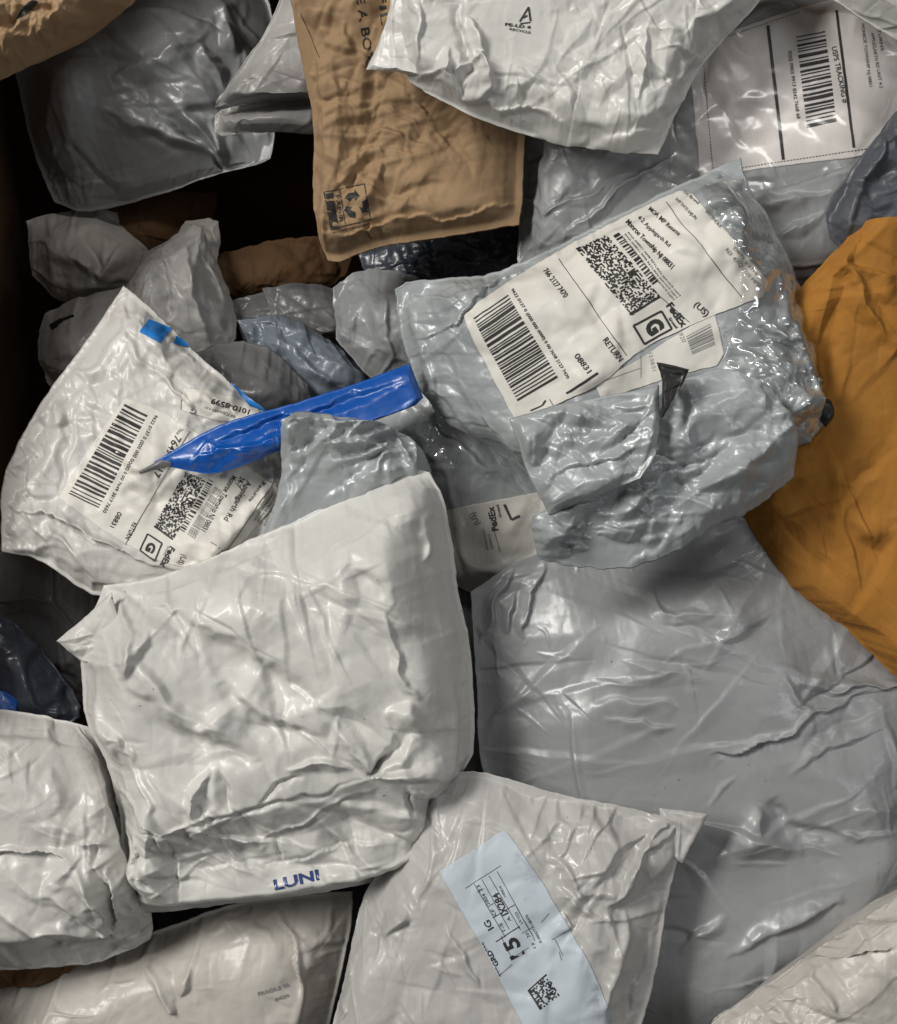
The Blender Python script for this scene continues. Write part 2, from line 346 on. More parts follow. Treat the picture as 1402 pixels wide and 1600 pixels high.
# ------------------------------------------------------------------ materials
def film(name, col, rough=.34, metal=0., coat=.25, crough=.12, b1=.35, b2=.25, sc=1.0, dirt=.25, dcol=(.20, .18, .15), var=.08, spec=.5, sheen=0, trans=0, speck=0):
    m = bpy.data.materials.new(name); m.use_nodes = True; nt = m.node_tree; N = nt.nodes; L = nt.links
    b = N['Principled BSDF']; tc = N.new('ShaderNodeTexCoord')
    def noise(scale, detail=3, kind='FBM', dist=0., rgh=.55, sx=(1, 1, 1), rz=0):
        mp = N.new('ShaderNodeMapping'); mp.inputs['Scale'].default_value = sx; mp.inputs['Rotation'].default_value = (0, 0, rz); L.new(tc.outputs['Object'], mp.inputs[0])
        n = N.new('ShaderNodeTexNoise'); n.noise_type = kind; n.inputs['Scale'].default_value = scale; n.inputs['Detail'].default_value = detail
        n.inputs['Roughness'].default_value = rgh; n.inputs['Distortion'].default_value = dist; L.new(mp.outputs[0], n.inputs['Vector']); return n.outputs[0]
    def ramp(src, a, b_, c0=0, c1=1):
        r = N.new('ShaderNodeMapRange'); L.new(src, r.inputs[0]); r.inputs[1].default_value = a; r.inputs[2].default_value = b_; r.inputs[3].default_value = c0; r.inputs[4].default_value = c1; return r.outputs[0]
    def mix(f, a, c):
        x = N.new('ShaderNodeMix'); x.data_type = 'RGBA'
        L.new(f, x.inputs['Factor'])
        for s_, v in ((x.inputs['A'], a), (x.inputs['B'], c)):
            if isinstance(v, tuple): s_.default_value = (*v, 1)
            else: L.new(v, s_)
        return x.outputs['Result']
    c = mix(ramp(noise(9, 4), .3, .7), tuple(q * (1 - var) for q in col), tuple(min(1, q * (1 + var)) for q in col))
    c = mix(ramp(noise(26, 6, rgh=.7), .56, .80, 0, dirt), c, dcol)
    if speck: c = mix(ramp(noise(260, 2), .74, .78, 0, speck), c, (.03, .03, .03))
    L.new(c, b.inputs['Base Color'])
    b.inputs['Metallic'].default_value = metal; b.inputs['Specular IOR Level'].default_value = spec
    L.new(ramp(noise(30, 4), .3, .7, rough * .75, rough * 1.3), b.inputs['Roughness'])
    b.inputs['Coat Weight'].default_value = coat; b.inputs['Coat Roughness'].default_value = crough
    def bump(src, st, dist, prev=None):
        q = N.new('ShaderNodeBump'); q.inputs['Strength'].default_value = st; q.inputs['Distance'].default_value = dist; L.new(src, q.inputs['Height'])
        if prev: L.new(prev, q.inputs['Normal'])
        return q.outputs[0]
    n1 = bump(ramp(noise(34 * sc, 2.5, 'RIDGED_MULTIFRACTAL', .7, .5), 0, 2.2), min(1, b1 * .5), .0016)
    def crease(src):                                  # thin sharp crease lines where the noise crosses its middle
        q = N.new('ShaderNodeMath'); q.operation = 'SUBTRACT'; q.inputs[1].default_value = .5; L.new(src, q.inputs[0])
        q2 = N.new('ShaderNodeMath'); q2.operation = 'ABSOLUTE'; L.new(q.outputs[0], q2.inputs[0])
        return ramp(q2.outputs[0], 0, .11)
    n2 = bump(crease(noise(42 * sc, 1.5, 'FBM', .25, .5)), min(1, b2 * .8), .0010, n1)
    n3 = bump(crease(noise(60 * sc, 1, 'FBM', .2, .5, (1, .22, 1), .6)), min(1, b2 * .9), .0009, n2)
    n3 = bump(crease(noise(130 * sc, 1.5, 'FBM', .3, .5)), min(1, b2 * .35), .0005, n3)
    L.new(n3, b.inputs['Normal'])
    return m
def paper(name, col, rough=.85, b=.35, streak=.10, dirt=.15, dcol=(.08, .05, .03)):
    m = film(name, col, rough=rough, coat=0, b1=b, b2=b * .7, sc=1.0, dirt=dirt, dcol=dcol, var=streak, spec=.25)
    return m
def clearfilm(name, k=.08, rough=.10, b=.5, tint=(1, 1, 1)):
    m = bpy.data.materials.new(name); m.use_nodes = True; nt = m.node_tree; N = nt.nodes; L = nt.links; N.remove(N['Principled BSDF'])
    out = N['Material Output']; tr = N.new('ShaderNodeBsdfTransparent'); tr.inputs[0].default_value = (*tint, 1)
    gl = N.new('ShaderNodeBsdfGlossy'); gl.inputs['Roughness'].default_value = rough; gl.inputs[0].default_value = (1, 1, 1, 1)
    tc = N.new('ShaderNodeTexCoord'); n = N.new('ShaderNodeTexNoise'); n.noise_type = 'RIDGED_MULTIFRACTAL'; n.inputs['Scale'].default_value = 55; n.inputs['Detail'].default_value = 2.5; n.inputs['Distortion'].default_value = 1.0
    L.new(tc.outputs['Object'], n.inputs['Vector']); bp = N.new('ShaderNodeBump'); bp.inputs['Strength'].default_value = b; bp.inputs['Distance'].default_value = .0014
    L.new(n.outputs[0], bp.inputs['Height']); L.new(bp.outputs[0], gl.inputs['Normal'])
    lw = N.new('ShaderNodeFresnel'); lw.inputs[0].default_value = 1.5; L.new(bp.outputs[0], lw.inputs['Normal'])
    ad = N.new('ShaderNodeMath'); ad.operation = 'MULTIPLY_ADD'; ad.inputs[1].default_value = 1.0; ad.inputs[2].default_value = k - .04; L.new(lw.outputs[0], ad.inputs[0]); mn = N.new('ShaderNodeMath'); mn.operation = 'MINIMUM'; mn.inputs[1].default_value = .22; L.new(ad.outputs[0], mn.inputs[0]); ad = mn
    mx = N.new('ShaderNodeMixShader'); L.new(ad.outputs[0], mx.inputs[0]); L.new(tr.outputs[0], mx.inputs[1]); L.new(gl.outputs[0], mx.inputs[2]); L.new(mx.outputs[0], out.inputs[0])
    return m
# ------------------------------------------------------------------ palette
white = film('white_poly', (.565, .556, .535), rough=.44, coat=.16, crough=.16, b1=.2, b2=.16, dirt=.22, dcol=(.30, .26, .21), speck=.6)
white2 = film('white_poly_worn', (.52, .51, .49), rough=.44, coat=.16, crough=.16, b1=.25, b2=.22, dirt=.5, dcol=(.24, .20, .16), speck=.5)
offw = film('cream_poly', (.47, .445, .41), rough=.48, coat=.1, b1=.25, b2=.22, dirt=.6, dcol=(.18, .15, .12))
lgrey = film('light_grey_poly', (.43, .42, .41), rough=.42, coat=.15, b1=.25, b2=.18, dirt=.25, speck=.5)
grey = film('grey_poly', (.29, .297, .305), rough=.42, metal=.1, coat=.15, crough=.14, b1=.22, b2=.15, dirt=.25, speck=.5)
silver = film('silver_grey_poly', (.36, .385, .395), rough=.40, metal=.15, coat=.18, crough=.14, b1=.4, b2=.25, dirt=.15)
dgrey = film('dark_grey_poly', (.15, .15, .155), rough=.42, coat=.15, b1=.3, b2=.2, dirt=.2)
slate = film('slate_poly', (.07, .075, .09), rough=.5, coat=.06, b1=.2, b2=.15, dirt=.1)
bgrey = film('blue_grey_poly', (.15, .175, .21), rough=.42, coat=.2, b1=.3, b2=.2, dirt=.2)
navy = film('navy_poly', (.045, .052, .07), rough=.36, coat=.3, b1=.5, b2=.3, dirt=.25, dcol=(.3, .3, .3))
blackp = film('black_film', (.012, .012, .012), rough=.5, coat=.1, b1=.5, b2=.3, dirt=.1)
blue = film('blue_poly', (.003, .075, .35), rough=.36, coat=.25, b1=.2, b2=.12, dirt=.03)
blueink = film('blue_ink', (.02, .17, .50), rough=.35, coat=.25, b1=.2, b2=.1, dirt=.05)
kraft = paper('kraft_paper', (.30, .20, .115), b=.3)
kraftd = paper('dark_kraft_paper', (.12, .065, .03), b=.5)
orange = paper('orange_kraft_paper', (.34, .15, .028), b=.45)
labelw = film('label_paper', (.65, .63, .585), rough=.6, coat=.06, b1=.18, b2=.1, dirt=.06, spec=.3)
labelp = film('pale_pink_label_paper', (.74, .70, .68), rough=.55, coat=.1, b1=.2, b2=.1, dirt=.05, spec=.3)
labelb = film('pale_blue_label_paper', (.47, .525, .58), rough=.6, coat=.05, b1=.12, b2=.08, dirt=1.0, dcol=(.12, .12, .13), spec=.3)
inkm = film('black_ink', (.018, .018, .018), rough=.6, coat=0, b1=.1, b2=.1, dirt=.0)
inkg = film('grey_ink', (.22, .22, .22), rough=.6, coat=0, b1=.1, b2=.1, dirt=.0)
inkd = film('dark_blue_ink', (.02, .04, .16), rough=.4, coat=.3, b1=.1, b2=.1, dirt=.0)
clear = clearfilm('clear_tape'); clear2 = clearfilm('clear_pouch', k=.04, rough=.22, b=.2)
cardb = paper('cardboard', (.11, .06, .03), b=.1, dirt=.1)
# ------------------------------------------------------------------ the bin round the pile
def slab(name, x0, x1, y0, y1, z0, z1, mat):
    v = np.array([[x, y, z] for z in (z0, z1) for y in (y0, y1) for x in (x0, x1)], float)
    f = np.array([[0, 2, 3, 1], [4, 5, 7, 6], [0, 1, 5, 4], [2, 6, 7, 3], [0, 4, 6, 2], [1, 3, 7, 5]])
    o = link(name, mesh(name, v, f, mat, np.zeros(3), smooth=False)); o['kind'] = 'structure'; return o
slab('floor', -700, 700, -700, 700, -345, -335, cardb)
slab('bin_wall', -345, -337, -460, 420, -334, 95, cardb)  # left side of the bin; unseen top raised to shade the upper left
slab('bin_wall', -345, 500, 421, 429, -334, 150, cardb)  # unseen back side, raised to throw shade on the deep packages
# ------------------------------------------------------------------ deep packages at the upper left
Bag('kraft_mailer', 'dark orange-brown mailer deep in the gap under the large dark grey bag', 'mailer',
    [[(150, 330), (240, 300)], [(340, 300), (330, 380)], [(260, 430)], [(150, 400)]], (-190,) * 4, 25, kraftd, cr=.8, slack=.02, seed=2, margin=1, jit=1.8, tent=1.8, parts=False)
Bag('poly_mailer', 'dark crumpled grey-brown bag below the large dark grey bag at the left wall', 'mailer',
    [[(40, 345), (140, 320)], [(225, 340), (245, 400), (232, 450)], [(190, 455), (120, 478), (90, 470)], [(50, 430)]], (-185,) * 4, 40, offw,
    cr=.8, slack=.02, seed=3, margin=1, jit=1.8, tent=1.8, spots=[(160, 420, 80, 50, 1.2, 1.2)], parts=False,
    strokes=[('f', 9, 22, [(150, 425), (60, 380)]), ('f', 7, 16, [(160, 425), (200, 380)]), ('f', -9, 16, [(150, 428), (130, 350)])])
Bag('poly_mailer', 'cream creased bag behind the tip of the white labelled mailer', 'mailer',
    [[(225, 395), (270, 370), (310, 345)], [(335, 400), (372, 490), (368, 540)], [(300, 590), (180, 560)], [(190, 460)]], (-150, -145, -125, -130), 32, lgrey,
    cr=.8, slack=.02, seed=4, margin=1, jit=1.8, tent=1.8, parts=False, strokes=[('r', 9, 10, [(290, 380), (300, 470), (330, 540)]), ('r', -8, 10, [(250, 400), (265, 500)]), ('r', -7, 9, [(310, 400), (345, 480)])])
xb = Bag('poly_mailer', 'off-white bag with a black printed arc against the left wall', 'mailer',
    [[(70, 490), (120, 465)], [(200, 445), (230, 520)], [(200, 620), (120, 650)], [(75, 600), (55, 550)]], (-140,) * 4, 34, lgrey, cr=.8, slack=.02, seed=5, margin=1, jit=1.8, tent=1.8)
p = Print(); p.plain = True; p.line((80, 512), (98, 500), 7); p.line((98, 500), (116, 494), 4); p.line((80, 512), (90, 506), 9)
xb.ink('printed_arc', p, inkm, .6, xb.root)
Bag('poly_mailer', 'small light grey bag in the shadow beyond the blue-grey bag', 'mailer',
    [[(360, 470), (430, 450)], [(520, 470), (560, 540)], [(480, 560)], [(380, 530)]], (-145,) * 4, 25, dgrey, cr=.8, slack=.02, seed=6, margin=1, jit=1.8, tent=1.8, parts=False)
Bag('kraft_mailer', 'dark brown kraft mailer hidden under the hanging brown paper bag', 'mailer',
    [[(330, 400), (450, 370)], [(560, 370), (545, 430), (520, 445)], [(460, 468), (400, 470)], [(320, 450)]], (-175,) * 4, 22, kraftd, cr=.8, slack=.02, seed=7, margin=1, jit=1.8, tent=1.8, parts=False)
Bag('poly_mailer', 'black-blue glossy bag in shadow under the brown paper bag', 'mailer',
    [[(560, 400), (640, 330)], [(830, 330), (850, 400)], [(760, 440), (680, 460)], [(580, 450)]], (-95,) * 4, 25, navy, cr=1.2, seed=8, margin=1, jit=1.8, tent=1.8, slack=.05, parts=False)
Bag('poly_mailer', 'blue-grey bag in the gap above the blue plastic flap', 'mailer',
    [[(370, 500), (450, 490)], [(540, 550), (590, 600)], [(560, 660), (470, 650)], [(400, 560)]], (-100,) * 4, 30, bgrey, cr=.8, slack=.02, seed=9, margin=1, jit=1.8, tent=1.8, parts=False,
    strokes=[('r', 5, 9, [(430, 520), (520, 600)])])
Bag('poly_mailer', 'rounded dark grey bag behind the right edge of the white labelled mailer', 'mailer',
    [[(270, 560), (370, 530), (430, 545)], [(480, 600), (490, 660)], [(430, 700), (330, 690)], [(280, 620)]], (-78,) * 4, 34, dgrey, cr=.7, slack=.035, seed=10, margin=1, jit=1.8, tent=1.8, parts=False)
Bag('poly_mailer', 'pale blue-grey bag between the dark gap and the crumpled silver package', 'mailer',
    [[(520, 450), (560, 420), (640, 425)], [(700, 470), (700, 600)], [(640, 640), (575, 590)], [(525, 530)]], (-88,) * 4, 34, grey, cr=.8, slack=.02, seed=11, margin=1, jit=1.8, tent=1.8, parts=False,
    strokes=[('g', -4, 12, [(560, 450), (590, 560)]), ('g', 4, 8, [(600, 460), (610, 570)])])
Bag('poly_mailer', 'small dim beige bag end beside the cream creased bag in the dark gap', 'mailer',
    [[(290, 345), (340, 340)], [(345, 380), (335, 430)], [(300, 440), (270, 420)], [(270, 380)]], (-165,) * 4, 20, offw, cr=.8, slack=.02, seed=46, margin=1, jit=1.8, tent=1.8, parts=False)
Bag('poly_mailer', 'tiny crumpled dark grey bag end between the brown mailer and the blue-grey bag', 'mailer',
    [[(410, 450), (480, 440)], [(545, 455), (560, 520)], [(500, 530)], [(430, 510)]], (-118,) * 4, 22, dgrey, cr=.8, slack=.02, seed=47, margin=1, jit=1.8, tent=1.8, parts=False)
# large dark grey bag
Bag('poly_mailer', 'large dark grey bag with long shiny folds at the upper left', 'mailer',
    [[(20, 90), (120, -10), (240, -60)], [(400, -60), (428, 20), (432, 100), (430, 245)], [(400, 258), (330, 275), (270, 298), (200, 320), (130, 334)], [(84, 316), (52, 240), (32, 160)]],
    (-170, -115, -120, -175), 55, grey, rad=(120, 110, 110, 90), cr=.25, tent=.45, tl=(140, 320), tw=(20, 50), tang=.6, slack=.02, seed=12, parts=False,
    strokes=[('f', 17, 22, [(345, 250), (250, 210), (150, 170)]), ('f', -14, 22, [(345, 255), (270, 190), (200, 140)]), ('f', 14, 20, [(340, 240), (290, 180), (230, 130)]),
             ('r', 7, 12, [(310, 70), (345, 110), (350, 150)]), ('r', 6, 9, [(360, 40), (375, 90)]), ('f', 8, 16, [(345, 235), (330, 190), (290, 140)]), ('g', 5, 14, [(180, 120), (320, 60)])])
# folded light grey mailer beside it
cb = Bag('poly_mailer', 'light grey mailer with a pointed folded end beside the brown paper bag', 'mailer',
    [[(338, 162), (385, 90), (410, 60)], [(455, -40), (520, -40), (520, 150)], [(470, 142), (430, 146), (380, 152)], [(336, 168)]], (-50, -40, -45, -52), 12, lgrey,
    rad=(40, 20, 12, 20), cr=.35, slack=.02, seed=13)
Bag('folded_end', '', '', [[(336, 180), (350, 168), (420, 158)], [(520, 152), (520, 205)], [(485, 207), (430, 205), (395, 208), (352, 214)], [(334, 208)]], (-62,) * 4, 15, lgrey,
    rad=(22, 20, 20, 20), cr=1.0, seed=14, root=cb.root, pname='folded_end', spots=[(350, 190, 30, 30, 2, 2.5)])
# dark cloth-like bags at the left under the labelled mailer
Bag('poly_mailer', 'dark grey flat bag under the lower corner of the white labelled mailer', 'mailer',
    [[(-60, 850), (60, 850)], [(180, 920), (190, 1010), (150, 1090)], [(110, 1100), (40, 1010)], [(-60, 960)]], (-70,) * 4, 15, dgrey, cr=.4, seed=15, parts=False)
Bag('poly_mailer', 'navy crinkled bag at the left edge above the bottom left white bag', 'mailer',
    [[(-60, 930), (10, 962)], [(62, 1010), (128, 1098), (126, 1128)], [(60, 1140)], [(-60, 1140)]], (-35,) * 4, 22, navy, cr=1.6, slack=.06, seed=16, parts=False)
Bag('poly_mailer', 'small blue and white bag end at the left edge under the navy bag', 'mailer',
    [[(-40, 1070), (10, 1080)], [(28, 1095), (24, 1125)], [(10, 1130)], [(-40, 1130)]], (-16,) * 4, 9, blue, cr=1, seed=17, parts=False)
Bag('poly_mailer', 'added dark filler shading the slit between the big white mailer and the large grey bag', 'mailer',
    [[(560, 860), (800, 860)], [(900, 1000), (900, 1300)], [(560, 1300)], [(540, 1050)]], (-80,) * 4, 16, dgrey, cr=.6, seed=48, step=5, parts=False)  # dark filler added so the slit stays dark instead of showing lit floor
Bag('poly_mailer', 'added black filler bag for the shade under the lower end of the big white mailer', 'mailer',
    [[(190, 1400), (420, 1360)], [(700, 1360), (640, 1620)], [(400, 1640)], [(180, 1560)]], (-85,) * 4, 16, navy, cr=.8, seed=49, step=5, parts=False)  # dark filler added to stand for the shade beneath the mailer
# ------------------------------------------------------------------ right side
fb = Bag('poly_mailer', 'grey mailer with a pale pink postal label in a clear pouch at the upper right', 'mailer',
    [[(800, 120), (960, 40), (1120, -40)], [(1460, -60), (1470, 200), (1400, 380)], [(1300, 480), (1100, 500), (830, 480)], [(808, 420), (812, 300), (818, 200)]],
    (-35, -15, -20, -45), 32, grey, rad=(60, 80, 90, 60), cr=.3, slack=.025, seed=18, margin=8, flats=[([(1075, 75), (1420, -20), (1420, 225), (1094, 278)], 6, .2)],
    strokes=[('f', 4, 18, [(860, 330), (1010, 250)]), ('r', 3.5, 7, [(880, 380), (960, 300), (1060, 240)]), ('r', -3, 8, [(850, 350), (940, 250)]), ('g', 4, 14, [(1120, 330), (1300, 300)]), ('r', 3, 6, [(1200, 380), (1290, 330)])])
lb = fb.patch('address_label', [[(1072, 74), (1160, 42), (1250, 12)], [(1425, -30), (1430, 120)], [(1425, 225), (1340, 246), (1200, 262)], [(1094, 278), (1084, 170)]], .45, labelp, crk=.0, seed=4)
p = Print()
p.line((1200, 40), (1224, 250), 5).line((1307, 17), (1334, 231), 4.2)
p.bars((1244, 58), (1289, 49), (1307, 191), (1261, 201), 4, 70)
p.text('USPS TRACKING #', (1299, 74), (1317, 162), 8, .012).text('9202 0903 9913 8342 7668 68', (1231, 80), (1245, 186), 5.5, .012)
p.line((1099, 97), (1114, 266), 1.4, 5).line((1114, 269), (1380, 229), 1.4, 5).line((1139, 57), (1252, 18), 1.4, 5)
p.text('APPLEGARTH RD UNIT 4-2', (1360, 52), (1374, 138), 5).text('MONROE TOWNSHIP NJ 08831', (1345, 38), (1358, 136), 5).text('RETURNS', (1368, 36), (1376, 80), 5)
fb.ink('printing', p, inkm, .75, lb)
fb.patch('clear_pouch', [[(1040, 110), (1230, -20)], [(1430, -50), (1392, 165)], [(1320, 262), (1200, 300)], [(1050, 320)]], 1.3, clear2, crk=.8, crs=60, seed=9)
Bag('poly_mailer', 'white speckled bag corner overhanging at the top right', 'mailer',
    [[(1230, -120), (1460, -130)], [(1480, -60), (1480, 100)], [(1402, 62), (1350, 32)], [(1300, -2), (1250, -60)]], (60,) * 4, 22, white2, rad=(40, 40, 60, 40), cr=.4, seed=19, parts=False)
Bag('poly_mailer', 'slate grey bag with a folded dark mouth at the right edge above the orange envelope', 'mailer',
    [[(1395, 180), (1440, 140)], [(1500, 120), (1500, 320)], [(1402, 400), (1340, 420)], [(1296, 372), (1288, 322), (1330, 265)]], (44, 50, 30, 34), 8, slate, rad=(30, 40, 30, 20), cr=.5, seed=20, parts=False,
    strokes=[('r', 5, 12, [(1385, 220), (1345, 290), (1325, 380)]), ('r', -5, 12, [(1400, 250), (1360, 310)]), ('f', -8, 20, [(1330, 290), (1290, 350)])])
Bag('bubble_mailer', 'orange-brown padded paper envelope along the right edge', 'envelope',
    [[(1238, 462), (1262, 436), (1318, 380), (1343, 348), (1362, 356)], [(1402, 376), (1490, 360), (1490, 700), (1480, 1100)], [(1402, 1060), (1320, 980), (1230, 920)], [(1150, 800), (1140, 640), (1210, 520)]],
    (36, 44, -4, -12), 22, orange, sm=False, rad=(26, 60, 60, 40), margin=4, cr=.28, crs=(150, 70, 30), tent=.10, tl=(120, 320), tw=(22, 60), slack=.012, seed=21, stiff=.3, parts=False, dome=1,
    strokes=[('r', -5, 10, [(1270, 440), (1300, 425), (1330, 430)]), ('g', 6, 26, [(1330, 560), (1250, 740), (1180, 800)]), ('r', 6, 12, [(1345, 352), (1325, 415), (1400, 436)]), ('r', 6, 12, [(1325, 415), (1350, 480), (1402, 540)]), ('r', -5, 16, [(1402, 700), (1300, 800), (1290, 900)]),
             ('g', -6, 22, [(1300, 480), (1280, 640)]), ('r', 4, 12, [(1402, 470), (1340, 450)]), ('g', 5, 22, [(1380, 860), (1330, 800)])])
# translucent grey bag in the middle with a half hidden label
hb = Bag('poly_mailer', 'grey glossy bag with a half hidden shipping label beside the silver package', 'mailer',
    [[(560, 640), (640, 590), (720, 560)], [(860, 560), (960, 640), (980, 800)], [(960, 930), (860, 960), (760, 940)], [(690, 900), (640, 800), (600, 720)]],
    (-22, -12, -45, -52), 26, silver, rad=(50, 60, 60, 55), cr=.7, slack=.04, seed=22, spots=[(650, 690, 60, 50, 1, 1)], flats=[([(700, 790), (800, 770), (830, 840), (735, 905)], 5, .2)],
    strokes=[('r', 4, 6, [(700, 600), (830, 690)]), ('r', -4, 7, [(720, 640), (830, 780)]), ('r', 4, 7, [(680, 660), (790, 760)])])
lb = hb.patch('shipping_label', [[(684, 800), (740, 788), (792, 778)], [(860, 765), (880, 850)], [(860, 930)], [(735, 960), (700, 880)]], .5, labelw, label='creased cream shipping label, half hidden', seed=5)
p = Print(); p.text('(US)', (750, 818), (741, 800), 9, .01).text('FedEx', (779, 828), (771, 790), 10, .03).text('Ground', (784, 808), (779, 788), 4.5, .02)
p.line((788, 788), (800, 812), 4).line((800, 812), (812, 806), 4).line((764, 800), (782, 862), .8)
p.text('RETURNS FACILITY', (764, 858), (757, 826), 3.5).text('MONROE NJ', (771, 856), (766, 834), 3.5)
hb.ink('printing', p, inkm, .8, lb)
hb.patch('clear_tape', [[(640, 690), (700, 640)], [(830, 620), (850, 740)], [(830, 860), (740, 890)], [(680, 800)]], 1.6, clear, crk=1.0, crs=40, seed=12)
# big grey bag
Bag('poly_mailer', 'very large smooth grey bag filling the lower right', 'mailer',
    [[(735, 925), (800, 880), (880, 850), (1060, 820)], [(1175, 788), (1210, 832), (1262, 890), (1320, 945), (1402, 1012), (1500, 1070), (1500, 1400)], [(1402, 1460), (1290, 1520), (1150, 1640), (1000, 1680)], [(880, 1500), (800, 1300), (748, 1200), (744, 1060)]],
    (-12, -8, -14, -30), 30, grey, rad=(130, 130, 90, 110), margin=8, cr=.16, crs=(120, 50, 22), tent=.13, tl=(140, 360), tw=(16, 44), tang=-.35, su=.02, sv=.012, seed=23, pexp=3.2, lumps=.05,
    spots=[(1300, 1130, 150, 130, .8, 1.6), (850, 930, 120, 60, .8, .8)], parts=False,
    strokes=[('r', 2.4, 7, [(1380, 1075), (1290, 1110), (1220, 1150)]), ('r', 2.4, 7, [(1390, 1130), (1300, 1160), (1230, 1220)]), ('r', -2.4, 8, [(1400, 1100), (1310, 1130), (1250, 1180)]), ('f', 5, 16, [(1402, 1070), (1300, 1080), (1200, 1060)]),
             ('g', 2.5, 14, [(930, 1105), (1000, 1095), (1065, 1100)]), ('g', 2, 10, [(940, 1125), (1060, 1132)]), ('r', 4, 6, [(800, 890), (775, 940), (750, 1010)]), ('r', 4, 7, [(855, 880), (825, 930), (820, 1000)]), ('r', 3.5, 6, [(800, 930), (795, 990)]),
             ('g', 7, 20, [(1190, 1250), (1180, 1310), (1260, 1330)]), ('g', -7, 18, [(1210, 1240), (1230, 1290), (1330, 1300)]), ('r', 4, 10, [(1060, 1490), (1110, 1440), (1130, 1420)]), ('g', 5, 16, [(1320, 1400), (1240, 1440), (1130, 1500)]),
             ('r', 4, 9, [(1020, 920), (1040, 960), (1130, 950)]), ('s', 3, 12, [(1110, 1180), (1200, 1160), (1270, 1130)]), ('g', 5, 24, [(1330, 1270), (1402, 1250)]), ('r', 3, 6, [(1300, 1290), (1340, 1310), (1402, 1300)])])
# small film tab on the right of the labelled bag, and that bag
pb = Bag('poly_mailer', 'light grey bag with a dirty pale blue sorting label at the bottom centre', 'mailer',
    [[(655, 1215), (700, 1208), (750, 1203), (870, 1240), (990, 1262)], [(1066, 1284), (1062, 1330), (1045, 1400), (1022, 1540), (985, 1660)], [(800, 1690), (500, 1680)], [(545, 1500), (565, 1400), (620, 1320)]],
    (18, 38, 34, 10), 26, lgrey, rad=(70, 70, 60, 80), margin=8, cr=.45, slack=.026, seed=24, flats=[([(686, 1362), (790, 1296), (965, 1610), (825, 1620)], 6, .15)],
    spots=[(960, 1400, 90, 130, 1.0, 1.0), (900, 1300, 100, 50, .6, .6)],
    strokes=[('s', 6, 10, [(1022, 1290), (1000, 1330), (960, 1400)]), ('r', 5, 7, [(1060, 1290), (1020, 1320), (990, 1330)]), ('f', 6, 16, [(1040, 1290), (960, 1330), (920, 1400)]), ('r', 5, 8, [(1000, 1320), (985, 1380), (940, 1420)]), ('r', 4, 7, [(900, 1290), (870, 1340), (905, 1380), (920, 1440)]),
             ('g', 6, 12, [(985, 1450), (960, 1520), (940, 1600)]), ('g', -5, 12, [(1010, 1450), (990, 1540), (975, 1600)]), ('r', 4, 6, [(560, 1440), (545, 1530), (530, 1600)]), ('r', -4, 7, [(600, 1420), (580, 1500)]), ('g', 6, 16, [(640, 1420), (600, 1460)]), ('r', 3, 5, [(700, 1440), (760, 1560)])])
Bag('corner_tab', '', '', [[(1030, 1262), (1062, 1264)], [(1107, 1271), (1098, 1290)], [(1066, 1350)], [(1030, 1330)]], (36, 42, 38, 36), 2, lgrey, rad=(6, 6, 6, 6), margin=0, cr=.5, seed=45, root=pb.root, pname='corner_tab', step=2.4)
lb = pb.patch('sorting_label', [[(686, 1362), (740, 1328), (786, 1297)], [(794, 1303), (846, 1375), (895, 1460), (930, 1520)], [(968, 1625), (900, 1630)], [(832, 1630), (760, 1490)]], .5, labelb, label='pale blue sorting label with smudges', seed=6)
p = Print()
p.text('15', (819, 1490), (805, 1462), 22, .03).text('IX284', (795, 1427), (778, 1394), 10.5, .025).text('IG', (772, 1449), (764, 1436), 10, .02).text('***GRD***', (788, 1522), (759, 1468), 7.5, .03)
p.text('23', (754, 1392), (749, 1382), 5).text('2804', (766, 1413), (757, 1395), 5).text('KF', (777, 1430), (771, 1419), 5).text('1-5', (790, 1453), (784, 1441), 5).text('A', (799, 1438), (796, 1431), 5)
p.text('140824', (791, 1400), (783, 1384), 4).text('UV1023', (817, 1442), (808, 1424), 4.5).text('8188057715 08476', (848, 1472), (824, 1428), 4.5).text('20', (828, 1464), (824, 1456), 4.5).text('13', (838, 1480), (834, 1472), 4.5)
for a, b, w_ in [((727, 1388), (783, 1352), .7), ((741, 1381), (790, 1464), .8), ((753, 1374), (796, 1452), .7), ((764, 1368), (813, 1452), .8), ((777, 1361), (832, 1462), .7), ((775, 1471), (812, 1447), 1.4), ((770, 1434), (805, 1413), 1.0),
                 ((806, 1415), (836, 1470), .7), ((746, 1394), (756, 1388), .7), ((783, 1462), (800, 1496), .6), ((800, 1496), (826, 1480), .6), ((815, 1458), (832, 1448), .7), ((762, 1417), (772, 1411), .7)]: p.line(a, b, w_)
p.speckle((854, 1521), (875, 1555), (844, 1577), (825, 1547), 18, 16, 5, .5, True)
pb.ink('printing', p, inkm, .8, lb)
p = Print()
for a, b in (((862, 1468), (892, 1450)), ((866, 1466), (880, 1492)), ((884, 1428), (893, 1446)), ((780, 1524), (800, 1506)), ((874, 1486), (878, 1500)), ((846, 1440), (858, 1426))): p.line(a, b, 1.3)
pb.ink('scratches', p, inkg, .75, lb)
